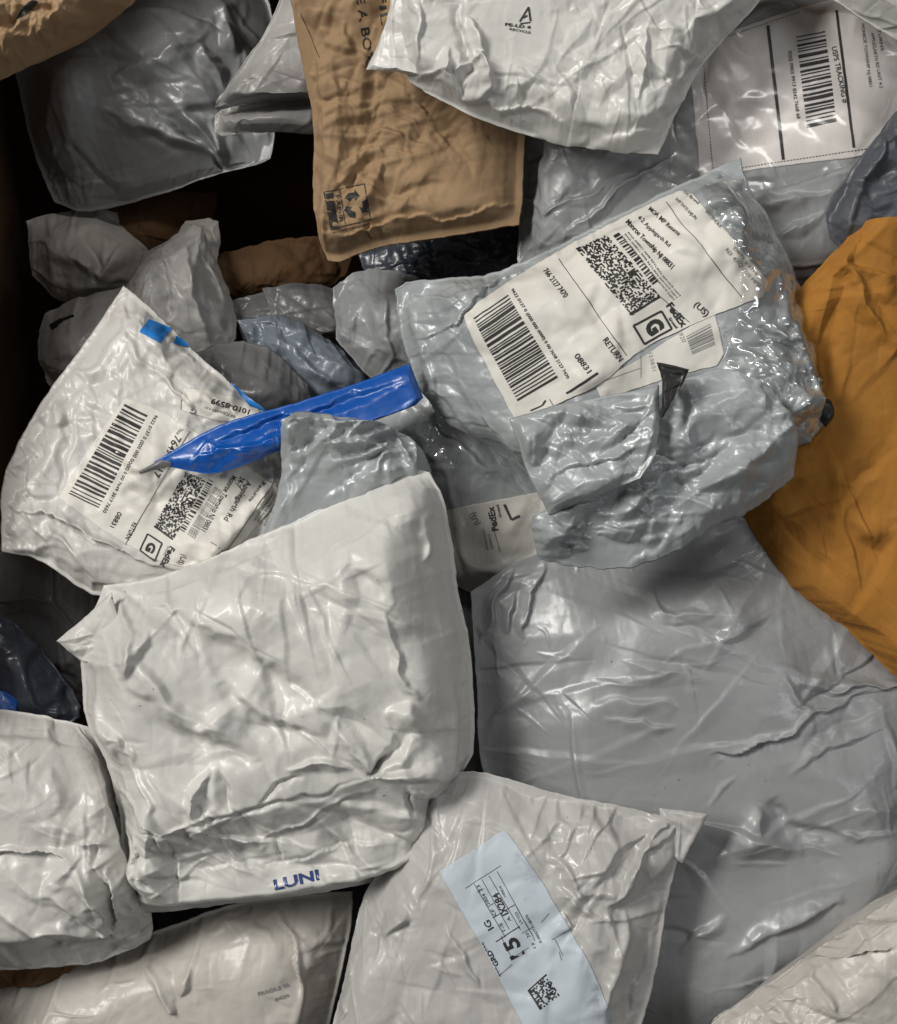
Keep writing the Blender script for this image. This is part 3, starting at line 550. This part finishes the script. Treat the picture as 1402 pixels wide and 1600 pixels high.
Bag('poly_mailer', 'crumpled cream-white bag in the bottom right corner', 'mailer',
    [[(1085, 1640), (1110, 1596), (1180, 1550), (1300, 1468)], [(1402, 1402), (1500, 1350), (1500, 1700)], [(1300, 1740)], [(1060, 1740)]], (36,) * 4, 34, offw, rad=(70, 60, 60, 60), cr=1.0, slack=.05, seed=25, parts=False,
    spots=[(1340, 1470, 70, 40, 1, 1.5)], strokes=[('r', 6, 9, [(1190, 1560), (1240, 1610)]), ('r', 6, 9, [(1260, 1510), (1320, 1600)]), ('s', 3, 9, [(1290, 1500), (1402, 1480)]), ('r', -5, 8, [(1340, 1430), (1360, 1500)])])
# ------------------------------------------------------------------ bottom left
Bag('kraft_mailer', 'strip of brown paper under the bottom left white bag', 'mailer',
    [[(-60, 1480), (60, 1480)], [(150, 1480), (90, 1535)], [(0, 1545)], [(-60, 1550)]], (-24,) * 4, 6, kraftd, seed=26, parts=False)
ob = Bag('poly_mailer', 'dull off-white bag with smudged print along the bottom left edge', 'mailer',
    [[(-60, 1530), (60, 1512), (200, 1470), (380, 1405), (445, 1398)], [(552, 1392), (550, 1450), (535, 1520), (500, 1660)], [(200, 1700), (-60, 1700)], [(-60, 1620)]], (-36, -22, -22, -36), 30, offw, rad=(60, 60, 60, 60), cr=.5, slack=.03, seed=27,
    strokes=[('f', 6, 16, [(265, 1580), (250, 1530), (215, 1500)]), ('s', 4, 8, [(440, 1420), (460, 1500), (470, 1560)]), ('g', 4, 10, [(300, 1510), (280, 1550)])])
p = Print(); p.text('FRAGILE 08', (404, 1556), (452, 1541), 6, .02).text('0420', (430, 1564), (452, 1557), 5, .02); ob.ink('smudged_print', p, inkg, .6, ob.root)
mb = Bag('poly_mailer', 'plump white bag with a pleated right end at the bottom left', 'mailer',
    [[(-70, 1110), (0, 1108), (60, 1116)], [(138, 1135), (165, 1180), (180, 1240), (188, 1320)], [(196, 1420), (240, 1440), (235, 1472), (150, 1506), (60, 1514), (0, 1516)], [(-70, 1516), (-70, 1300)]],
    (0, 2, 0, 0), 46, white2, rad=(80, 70, 80, 60), margin=3, cr=.7, slack=.035, seed=28, spots=[(170, 1400, 70, 90, 1.4, 1.6), (60, 1400, 200, 80, .6, .6)],
    strokes=[('s', 4, 7, [(-60, 1330), (60, 1335), (120, 1352)]), ('f', 8, 16, [(165, 1460), (90, 1410), (0, 1360)]), ('f', 8, 14, [(165, 1460), (60, 1450), (-40, 1420)]), ('r', 8, 8, [(120, 1350), (145, 1400), (165, 1460)]), ('r', -8, 7, [(150, 1350), (168, 1400), (175, 1440)]),
             ('s', 5, 8, [(168, 1350), (172, 1400), (170, 1470)]), ('g', 5, 18, [(85, 1200), (95, 1270)]), ('f', -6, 14, [(165, 1465), (40, 1490)])])
# ------------------------------------------------------------------ white mailer with label, left
ib = Bag('poly_mailer', 'white crinkled mailer standing on end at the left with a return label and blue print', 'mailer',
    [[(193, 446), (236, 480), (300, 545), (360, 598), (420, 645)], [(448, 690), (448, 775), (420, 860)], [(340, 930), (155, 936), (105, 905), (60, 872)], [(2, 862), (0, 750), (55, 640), (130, 540)]],
    (-30, 0, 0, 2), 16, white2, rad=(30, 45, 45, 40), margin=8, cr=1.3, crs=(60, 28, 14), slack=.045, seed=29, jit=1.0, flats=[([(190, 625), (300, 640), (450, 770), (330, 900), (95, 760)], 3, .5)],
    spots=[(270, 540, 90, 80, .3, .8), (90, 830, 90, 60, .8, .6)],
    strokes=[('r', -3, 5, [(105, 560), (108, 700), (90, 790)]), ('s', 4, 8, [(2, 795), (90, 800), (170, 850), (250, 885)]), ('r', 3, 6, [(190, 470), (210, 560), (280, 600)]), ('f', 4, 10, [(300, 640), (240, 560)]), ('g', 5, 14, [(230, 740), (180, 700)])])
p = Print(); p.quad((232, 499), (268, 514), (250, 537), (219, 519)); ib.ink('blue_print', p, blueink, .7, ib.root)
p = Print(); p.quad((274, 525), (299, 541), (290, 543), (272, 538)); ib.ink('blue_print', p, blueink, .7, ib.root)
p = Print(); p.quad((352, 590), (372, 606), (398, 630), (368, 610)); p.quad((368, 610), (398, 628), (418, 645), (390, 636)); ib.ink('blue_print', p, blueink, .7, ib.root)
lb = ib.patch('shipping_label', [[(196, 622), (250, 640), (330, 690)], [(446, 768), (420, 800)], [(340, 893), (250, 880), (170, 835)], [(92, 778), (140, 700)]], .5, labelw, label='white carrier return label with bar code', seed=8)
p = Print()
p.bars((196, 631), (231, 649), (155, 794), (108, 772), 11, 80).text('9622 0137 0 (000 000 0000) 0 00 7649 2017 7650', (243, 648), (161, 800), 5, .012)
p.text('7649 2017', (275, 680), (238, 742), 11, .012).text('TRK#', (283, 668), (276, 678), 5).text('RETURN', (209, 815), (196, 841), 7.5, .015).text('08831', (185, 799), (172, 822), 7.5, .015)
p.line((297, 673), (196, 852), .9).speckle((289, 738), (322, 750), (272, 843), (242, 821), 20, 48, 3, .5)
p.line((241, 822), (271, 843), 3).bars((326, 749), (334, 753), (288, 834), (280, 829), 8, 60)
for k in range(4): p.text('RMA 0098 RETURN SERVICE DEPT', (336 + k * 3, 760 + k * 2), (293 + k * 3, 836 + k * 2), 2.6)
p.text('Monroe Township NJ 08831', (363, 742), (314, 829), 8.5, .012).text('Applegarth Rd', (386, 750), (350, 812), 8.5, .012).text('24-7', (376, 744), (368, 758), 8, .01).text('Returns', (410, 752), (388, 782), 7, .01)
p.line((429, 752), (338, 882), .9).line((330, 848), (354, 864), .8)
for k in range(4): p.text(['ORIGIN ID BZZA', 'SHIP DATE 04JUN', 'ACT WGT 1.00 LB', 'BILL SENDER'][k], (426 + k * 5, 768 + k * 3), (396 + k * 5, 812 + k * 3), 3.2)
p.text('FedEx', (267, 853), (250, 883), 9, .03).text('Ground', (263, 853), (256, 866), 3.5).text('(US)', (285, 865), (277, 880), 9)
for a, b in (((231, 834), (254, 849)), ((254, 849), (242, 877)), ((242, 877), (219, 860)), ((219, 860), (231, 834))): p.line(a, b, 2.4)
p.text('G', (234, 846), (227, 860), 13, .05)
ib.ink('printing', p, inkm, .8, lb)
lb = ib.patch('address_label', [[(288, 606), (330, 612)], [(398, 632), (408, 648)], [(372, 660), (330, 655)], [(282, 640)]], .5, labelw, label='small upside-down return address label', seed=12)
p = Print(); p.text('1010-8599', (391, 642), (331, 623), 8, .015).text('ZIP FORWARD 4-21', (368, 650), (322, 634), 4).text('G', (308, 640), (300, 637), 9); p.line((285, 622), (284, 640), .8)
ib.ink('printing', p, inkm, .8, lb)
# grey crumpled flap and the blue plastic
kb = Bag('poly_mailer', 'small grey crumpled bag end wedged above the big white mailer', 'mailer',
    [[(440, 655), (470, 642), (540, 652)], [(592, 660), (655, 690), (680, 750)], [(600, 800), (510, 830), (440, 850)], [(400, 860), (440, 760)]], (46, 40, 4, 8), 12, silver, rad=(12, 40, 20, 12), margin=2, cr=.8, tent=1.5, slack=.04, seed=30,
    strokes=[('f', 7, 16, [(600, 700), (450, 680)]), ('f', -6, 14, [(598, 702), (500, 660)]), ('f', 7, 14, [(600, 705), (460, 740)]), ('f', -6, 14, [(600, 710), (480, 790)]), ('f', 6, 14, [(600, 712), (560, 760)])], spots=[(620, 700, 50, 40, 2, 2.5)])
jb = Bag('poly_mailer_flap', 'torn glossy blue plastic strip with a grey pointed tip lying over the shipping label', 'plastic strip',
    [[(240, 722), (330, 668), (400, 645), (440, 636), (540, 605)], [(640, 568), (652, 596), (664, 628)], [(590, 655), (520, 682), (440, 702), (380, 728), (330, 742)], [(268, 730)]], (28, 34, 34, 28), 6, blue, rad=(22, 8, 22, 30), margin=2, cr=.2, crs=(90, 40, 18), tent=.35, slack=.012, seed=31,
    strokes=[('r', 4, 7, [(300, 705), (430, 690), (530, 650)]), ('r', -4, 7, [(330, 690), (450, 655), (640, 590)]), ('s', 3, 5, [(445, 640), (442, 700)])], jit=.6)
jb2 = Bag('grey_tip', '', '', [[(216, 737), (230, 730)], [(250, 718), (270, 722)], [(268, 728), (240, 735)], [(220, 741)]], (26, 29, 29, 26), 2, dgrey, rad=(6, 0, 6, 6), margin=0, cr=.3, seed=32, root=jb.root, pname='grey_tip', step=2, jit=.2)
# ------------------------------------------------------------------ kraft paper bag hanging at the top
db = Bag('paper_bag', 'brown kraft paper mailer with recycling emblem hanging at the top centre', 'paper mailer',
    [[(440, -70), (560, -80)], [(800, -80), (835, 60), (822, 200), (818, 300)], [(812, 352), (700, 370), (590, 386), (516, 416)], [(500, 376), (488, 310), (492, 190), (470, 90), (454, 0)]],
    (18, 15, -18, -22), 13, kraft, rad=(40, 40, 16, 22), margin=12, cr=.85, crs=(84, 36, 15), tent=1.7, tl=(80, 260), tw=(14, 40), slack=.016, seed=33, stiff=.22,
    strokes=[('r', 4, 7, [(530, 25), (545, 80), (560, 92)]), ('r', -3.5, 6, [(480, 60), (500, 150), (560, 150)]), ('r', 4, 7, [(560, 92), (500, 60)]), ('s', 3, 4, [(820, 312), (700, 335), (590, 350), (500, 372)]), ('s', 4, 6, [(582, 345), (586, 390)]),
             ('r', 4, 8, [(560, 215), (600, 205), (680, 240)]), ('r', -4, 9, [(560, 250), (620, 300), (700, 280)]), ('r', 3, 7, [(600, 230), (580, 320)]), ('r', -3, 7, [(700, 180), (740, 290)])])
p = Print(); p.plain = True; p.text('E A BOX', (556, -5), (572, 102), 13, .01)
p.text('FIL', (590, -12), (596, 40), 12, .005)
for a, b in (((507, 300), (570, 287)), ((570, 287), (579, 343)), ((579, 343), (517, 358)), ((517, 358), (507, 300))): p.line(a, b, 1.4)
p.quad((509, 303), (520, 300), (529, 353), (518, 356), n=8); p.line((531, 296), (540, 352), 1.2)
p.text('PAPER', (524, 305), (531, 348), 6, .015)
for k in range(3):                                   # three bent arrows
    a0 = 2.094 * k - .5; c0 = np.array([556, 320.]); q = lambda a, r: c0 + r * np.array([math.cos(a), math.sin(a)])
    p.quad(q(a0, 20), q(a0 + .45, 21), q(a0 + .45, 11), q(a0, 11)); p.quad(q(a0 + .45, 21), q(a0 + .95, 19), q(a0 + .95, 11), q(a0 + .45, 11)); p.quad(q(a0 + .95, 24), q(a0 + 1.45, 15), q(a0 + 1.4, 14), q(a0 + .95, 6))
p.text('widely recycled', (520, 365), (578, 351), 4.5)
p.line((470, 20), (500, 90), .8)
db.ink('recycling_emblem', p, inkm, .35, db.root)
ab = Bag('kraft_mailer', 'brown kraft paper mailer corner at the top left', 'paper mailer',
    [[(-90, -90), (100, -100)], [(280, -90), (215, 2), (170, 32)], [(120, 58), (60, 96), (0, 126), (-60, 160)], [(-100, 180), (-100, 0)]], (95, 80, 70, 80), 24, kraft, rad=(40, 40, 40, 40), margin=8, cr=.85, crs=(84, 36, 15), tent=1.7, slack=.016, seed=34, stiff=.22,
    strokes=[('r', 4, 8, [(100, -20), (105, 15), (60, 60)]), ('r', -4, 8, [(0, 30), (60, 10), (110, 20)])])
p = Print()
for k in range(7):
    t0, t1 = k / 7, (k + 1) / 7; w0 = 8 * math.sin(3.14 * t0) ** .7; w1 = 8 * math.sin(3.14 * t1) ** .7
    f = lambda t: (24 + 36 * t, 32 - 30 * t - 14 * t * (1 - t)); a, b = f(t0), f(t1)
    p.quad((a[0], a[1] - w0), (b[0], b[1] - w1), (b[0], b[1] + w1), (a[0], a[1] + w0))
ab.ink('printed_arc', p, inkm, .35, ab.root)
# white glossy bag, top centre
eb = Bag('poly_mailer', 'bright glossy white mailer with a small recycling triangle at the top', 'mailer',
    [[(590, -100), (900, -120)], [(1260, -110), (1190, 2), (1120, 75), (1095, 105), (1060, 170)], [(1028, 242), (960, 236), (880, 226), (810, 208), (740, 184), (690, 158)], [(640, 128), (618, 60), (612, 0)]],
    (55, 50, 40, 42), 24, white, rad=(50, 40, 35, 35), margin=5, cr=.6, jit=.9, slack=.03, seed=35, spots=[(720, 120, 90, 60, 1.2, .8), (1060, 120, 40, 80, 1, 1.2)],
    strokes=[('r', 7, 9, [(700, 70), (695, 115), (730, 168)]), ('r', 7, 7, [(700, 115), (750, 90), (765, 130), (745, 165)]), ('r', -6, 8, [(725, 60), (735, 110), (715, 140)]), ('s', 4, 6, [(645, 122), (700, 108)]), ('g', 5, 10, [(740, 20), (760, 100)]), ('g', -4, 9, [(720, 0), (725, 90)]),
             ('r', 5, 7, [(1090, 20), (1085, 80), (1060, 130)]), ('g', 5, 9, [(1010, 40), (1000, 150)]), ('g', 4, 10, [(660, 10), (650, 110)]), ('s', 5, 9, [(880, 180), (820, 165), (780, 175)]), ('r', 4, 6, [(940, 210), (1030, 200)]), ('r', 4, 5, [(1060, 60), (1110, 100)])])
Bag('side_fold', '', '', [[(606, 30), (612, -20)], [(650, -20), (670, 60), (662, 120)], [(640, 112), (622, 111)], [(572, 109), (590, 70)]], (44, 56, 52, 44), 3, white, rad=(6, 6, 6, 6), margin=0, cr=.8, seed=44, root=eb.root, pname='side_fold')
p = Print(); p.plain = True; p.line((812, 34), (826, 11), 2.4).line((826, 11), (829, 33), 2.8).line((829, 35), (813, 37), 1.6).line((818, 28), (824, 24), 2)
p.text('PE-LD 4', (789, 40), (829, 45), 4.5, .03).text('RECYCLE', (796, 47), (829, 53), 3.6, .02)
eb.ink('recycling_mark', p, inkm, .5, eb.root)
# ------------------------------------------------------------------ crumpled silver package
gb = Bag('taped_package', 'crumpled silver-grey package with a large carrier return label and clear tape, centre right', 'package',
    [[(617, 452), (640, 438), (760, 432), (850, 395), (1000, 318), (1090, 276)], [(1158, 246), (1170, 295), (1205, 345), (1236, 412), (1268, 490), (1292, 580), (1301, 640)], [(1288, 684), (1245, 708), (1150, 730), (1000, 770), (860, 770)], [(770, 700), (690, 655), (650, 600), (628, 530)]],
    (22, 32, 30, 8), 42, silver, rad=(60, 60, 70, 90), margin=3, cr=.85, crs=(70, 34, 15), tent=.9, tl=(60, 220), tw=(14, 40), slack=.03, seed=36, jit=1.5, flats=[([(723, 490), (1070, 300), (1215, 455), (1120, 500), (1135, 572), (800, 655)], 7, .1)],
    spots=[(1220, 480, 60, 150, .5, .6), (1120, 620, 100, 60, 1, .4), (1130, 280, 40, 40, 1, .8)],
    strokes=[('s', 3, 5, [(632, 530), (715, 505), (740, 470), (850, 400)]), ('r', 5, 7, [(1240, 420), (1230, 500), (1270, 600)]), ('r', -4, 7, [(1180, 500), (1250, 560), (1290, 660)]), ('r', 5, 8, [(640, 460), (700, 470), (800, 430)]), ('r', 4, 8, [(660, 520), (690, 640)]), ('r', -4, 8, [(690, 540), (740, 640)])])
rb = Bag('rolled_end', '', '', [[(832, 805), (900, 775), (975, 735), (1010, 660), (1035, 600), (1130, 572)], [(1200, 600), (1240, 650), (1249, 690)], [(1241, 744), (1190, 792), (1120, 820), (1050, 868), (980, 890), (900, 887)], [(842, 873), (833, 850)]],
    (74, 86, 58, 58), 12, silver, rad=(40, 30, 40, 30), margin=1, cr=.32, crs=(120, 60, 26), tent=1.0, tl=(140, 380), tw=(24, 70), tang=-.45, slack=.004, seed=37, root=gb.root, pname='rolled_end', jit=2.2,
    
    strokes=[('f', -6, 14, [(876, 853), (940, 800), (1010, 745)]), ('f', 5, 18, [(878, 853), (960, 860), (1050, 830)]), ('f', -4, 12, [(876, 855), (920, 885)]), ('r', 5, 16, [(1010, 760), (1080, 660), (1180, 600)]), ('r', -4, 12, [(1040, 740), (1120, 680), (1230, 660)]),
             ('r', 5, 18, [(960, 810), (1060, 780), (1200, 700)])])
fl = Bag('flap', '', '', [[(796, 655), (860, 635), (940, 620)], [(1030, 602), (1030, 680), (1024, 716)], [(1000, 748), (930, 776)], [(858, 805), (820, 730)]], (80, 92, 94, 78), 7, silver, rad=(25, 18, 18, 25), margin=0, cr=.5, crs=(90, 42, 20), tent=1.8, tl=(80, 260), tw=(20, 60), tang=-.3, slack=.008, seed=38, root=gb.root, pname='flap', jit=1.2,
    strokes=[('r', 3, 8, [(850, 690), (950, 680), (1020, 640)]), ('s', 2, 7, [(860, 740), (930, 720), (1010, 700)]), ('r', -4, 7, [(880, 660), (940, 740)])])
Bag('torn_black_film', '', '', [[(1026, 566), (1050, 570)], [(1077, 577), (1068, 600)], [(1050, 626), (1034, 660)], [(1036, 625), (1034, 590)]], (99, 99, 99, 99), 3, blackp, rad=(8, 8, 8, 8), margin=0, cr=.5, seed=39, root=gb.root, pname='torn_black_film', step=2.4)
Bag('black_tape_scrap', '', '', [[(1280, 625), (1298, 622)], [(1304, 640), (1302, 655)], [(1290, 668)], [(1276, 650)]], (50, 50, 50, 50), 3, blackp, rad=(8, 8, 8, 8), margin=0, cr=.5, seed=40, root=gb.root, pname='black_tape_scrap', step=2.4)
lb2 = gb.patch('address_label', [[(1000, 560), (1110, 490)], [(1118, 494), (1136, 568)], [(1060, 585)], [(940, 625), (930, 600)]], .5, labelw, label='smaller white label under the main one', seed=13)
p = Print(); p.bars((1072, 526), (1110, 506), (1118, 541), (1082, 556), 21, 30).text('12:58:51', (1013, 552), (1020, 580), 6).text('920', (1060, 522), (1066, 536), 7).line((928, 600), (1000, 575), .8).line((1001, 556), (1001, 590), .8)
gb.ink('printing', p, inkg, .68, lb2)
lb = gb.patch('shipping_label', [[(735, 482), (860, 400), (1000, 328), (1060, 300), (1073, 300)], [(1085, 306), (1150, 380), (1211, 456)], [(1110, 495), (1000, 545), (940, 600), (820, 655)], [(805, 654), (765, 580), (723, 494)]], .9, labelw, label='large cream carrier return label', seed=14)
p = Print()
p.bars((740, 499), (794, 463), (874, 592), (811, 630), 31, 84).text('9622 0137 0 (000 000 0000) 0 00 7658 2127 7470', (799, 455), (887, 592), 5, .015)
p.text('766 2127 7470', (849, 426), (881, 468), 9, .012).line((874, 407), (979, 556), 1.0).text('RETURN', (942, 532), (966, 566), 9.5, .015).text('08831', (898, 556), (918, 585), 9, .015)
p.line((885, 615), (934, 583), 3.2).line((859, 624), (865, 634), 1).line((829, 642), (848, 634), 2).line((848, 634), (853, 626), 3).line((974, 570), (968, 574), 1)
p.speckle((902, 391), (948, 369), (1031, 462), (987, 493), 24, 56, 9, .5).line((984, 492), (1031, 463), 3.2)
p.bars((959, 371), (968, 366), (1031, 441), (1022, 448), 6, 60)
for k in range(3): p.text('RMA 008821 0098 RETURN SERVICE DEPT', (971 + k * 5, 372 - k * 3), (1052 + k * 5, 470 - k * 3), 2.8)
p.text('Monroe Township NJ 08831', (978, 350), (1048, 422), 8.5, .018).text('4-2 Applegarth Rd', (997, 343), (1046, 388), 6.5, .01).text('MOA MP Returns', (1014, 330), (1060, 371), 7, .012)
p.line((1042, 318), (1159, 465), 1.0).text('(US)', (1083, 477), (1102, 496), 10, .012).text('FedEx', (1040, 478), (1066, 513), 11.5, .035).text('Ground', (1044, 498), (1056, 514), 4.5, .03)
for a, b in (((989, 509), (1033, 486)), ((1033, 486), (1050, 514)), ((1050, 514), (1006, 538)), ((1006, 538), (989, 509))): p.line(a, b, 3.2)
p.text('G', (1006, 508), (1018, 526), 25, .06).line((1031, 463), (1077, 504), .9)
p.text('DC Brand', (1069, 303), (1092, 321), 5).text('SHIP DATE 04JUN', (1056, 314), (1086, 343), 5).text('BILL SENDER', (1102, 330), (1125, 358), 4)
gb.ink('printing', p, inkm, 1.25, lb)
p = Print(); p.text('REF 4XQ 1120 MPR', (1133, 390), (1184, 450), 6).text('DEPT 8 RTN', (1146, 388), (1180, 430), 4); gb.ink('faded_printing', p, inkg, 1.25, lb)
gb.patch('clear_tape', [[(1095, 300), (1150, 262)], [(1215, 370), (1262, 500), (1290, 600)], [(1270, 680), (1190, 640)], [(1130, 560), (1160, 480), (1150, 380)]], 2.0, clear, crk=.5, crs=30, seed=17)
# ------------------------------------------------------------------ big white mailer in front
lg = Bag('poly_mailer', 'large plump white mailer in the foreground left with a taped folded lower end', 'mailer',
    [[(162, 914), (230, 906), (300, 884), (400, 840), (460, 815), (510, 790), (590, 748), (640, 732)], [(672, 738), (694, 775), (708, 850), (716, 920), (734, 1000), (741, 1090), (743, 1150), (738, 1185), (712, 1222), (711, 1270)], [(708, 1334), (640, 1368), (500, 1396), (400, 1408), (240, 1427)], [(190, 1424), (184, 1350), (190, 1290), (172, 1200), (132, 1130), (126, 1010)]],
    (24, 30, 8, 6), 48, white, rad=(80, 62, 20, 60), margin=5, cr=.42, crs=(110, 48, 22), su=.015, sv=.02, seed=41, lumps=.05, tent=.26, tang=.7, tl=(120, 330), tw=(22, 50),
    spots=[(420, 1330, 260, 50, -.6, 2.2), (180, 1180, 60, 110, .8, .8), (575, 1190, 110, 60, .5, .5), (215, 1360, 30, 60, .8, 1.4), (690, 1280, 40, 60, .8, .8)],
    strokes=[('shelf', -20, 1, [(100, 1290), (255, 1300), (400, 1268), (480, 1245), (577, 1218), (780, 1212)]), ('r', -5, 4, [(190, 1292), (255, 1300), (400, 1268), (480, 1245), (577, 1218)]), ('r', -5, 4, [(577, 1218), (640, 1222), (708, 1216)]),
             ('f', -15, 15, [(577, 1216), (605, 1175), (642, 1132)]), ('f', 12, 18, [(572, 1214), (535, 1150), (500, 1095)]), ('f', -10, 14, [(572, 1216), (545, 1170), (520, 1120)]), ('f', 12, 18, [(582, 1216), (640, 1210), (725, 1188)]), ('f', 8, 14, [(585, 1213), (625, 1180), (670, 1130)]),
             ('g', -10, 34, [(200, 925), (340, 1010), (430, 1060), (500, 1100)]), ('g', 7, 30, [(300, 1150), (380, 1100), (400, 1000)]), ('g', -8, 22, [(345, 1060), (400, 1130), (505, 1160)]), ('g', -8, 22, [(190, 1080), (300, 1150), (400, 1190)]), ('g', 6, 22, [(200, 1020), (260, 1100), (360, 1150)]),
             ('r', 5, 6, [(600, 950), (612, 1020), (636, 1072), (660, 1090)]), ('r', 5, 6, [(676, 790), (672, 850), (660, 880)]), ('s', 2, 3, [(690, 860), (712, 960), (728, 1060), (736, 1160)]), ('g', 7, 16, [(600, 1110), (640, 1110), (660, 1140)]), ('g', -5, 18, [(540, 880), (620, 940)]),
             ('r', 8, 9, [(155, 1120), (195, 1180), (255, 1300)]), ('r', -8, 8, [(185, 1150), (215, 1240)]), ('r', 8, 7, [(325, 1197), (310, 1240), (303, 1290)]), ('r', -6, 7, [(345, 1200), (360, 1270)]), ('f', 8, 14, [(255, 1298), (200, 1250), (165, 1180)]), ('f', 7, 12, [(255, 1298), (300, 1290), (380, 1262)]),
             ('r', 6, 8, [(180, 925), (215, 990), (190, 1060)]), ('r', -5, 8, [(215, 920), (222, 980)]), ('g', 5, 12, [(235, 980), (190, 1060)]), ('r', 6, 7, [(440, 1205), (500, 1190), (550, 1205)]), ('r', -5, 4, [(400, 1268), (430, 1225), (470, 1215)]),
             ('s', 2, 4, [(340, 1330), (430, 1312), (520, 1260), (590, 1240)]), ('r', -4, 3, [(425, 1310), (430, 1352)]), ('r', -5, 4, [(262, 1306), (265, 1420)]), ('s', -1.5, 4, [(270, 1375), (400, 1360), (560, 1330), (690, 1290)]), ('r', -6, 4, [(210, 1320), (225, 1380), (240, 1400)]), ('r', 5, 4, [(205, 1300), (215, 1400)]), ('r', -4, 3, [(640, 1225), (645, 1290)]), ('r', -4, 3, [(676, 1225), (668, 1330)])])
Bag('corner_tab', '', '', [[(88, 1002), (125, 972)], [(175, 925), (190, 990)], [(170, 1050)], [(125, 1032)]], (24, 40, 40, 24), 2, white, rad=(6, 6, 6, 6), margin=0, cr=.6, seed=43, root=lg.root, pname='corner_tab', step=2.4)
p = Print(); p.text('LUNI', (430, 1390), (500, 1374), 15, .03); lg.ink('blue_lettering', p, inkd, .6, lg.root)
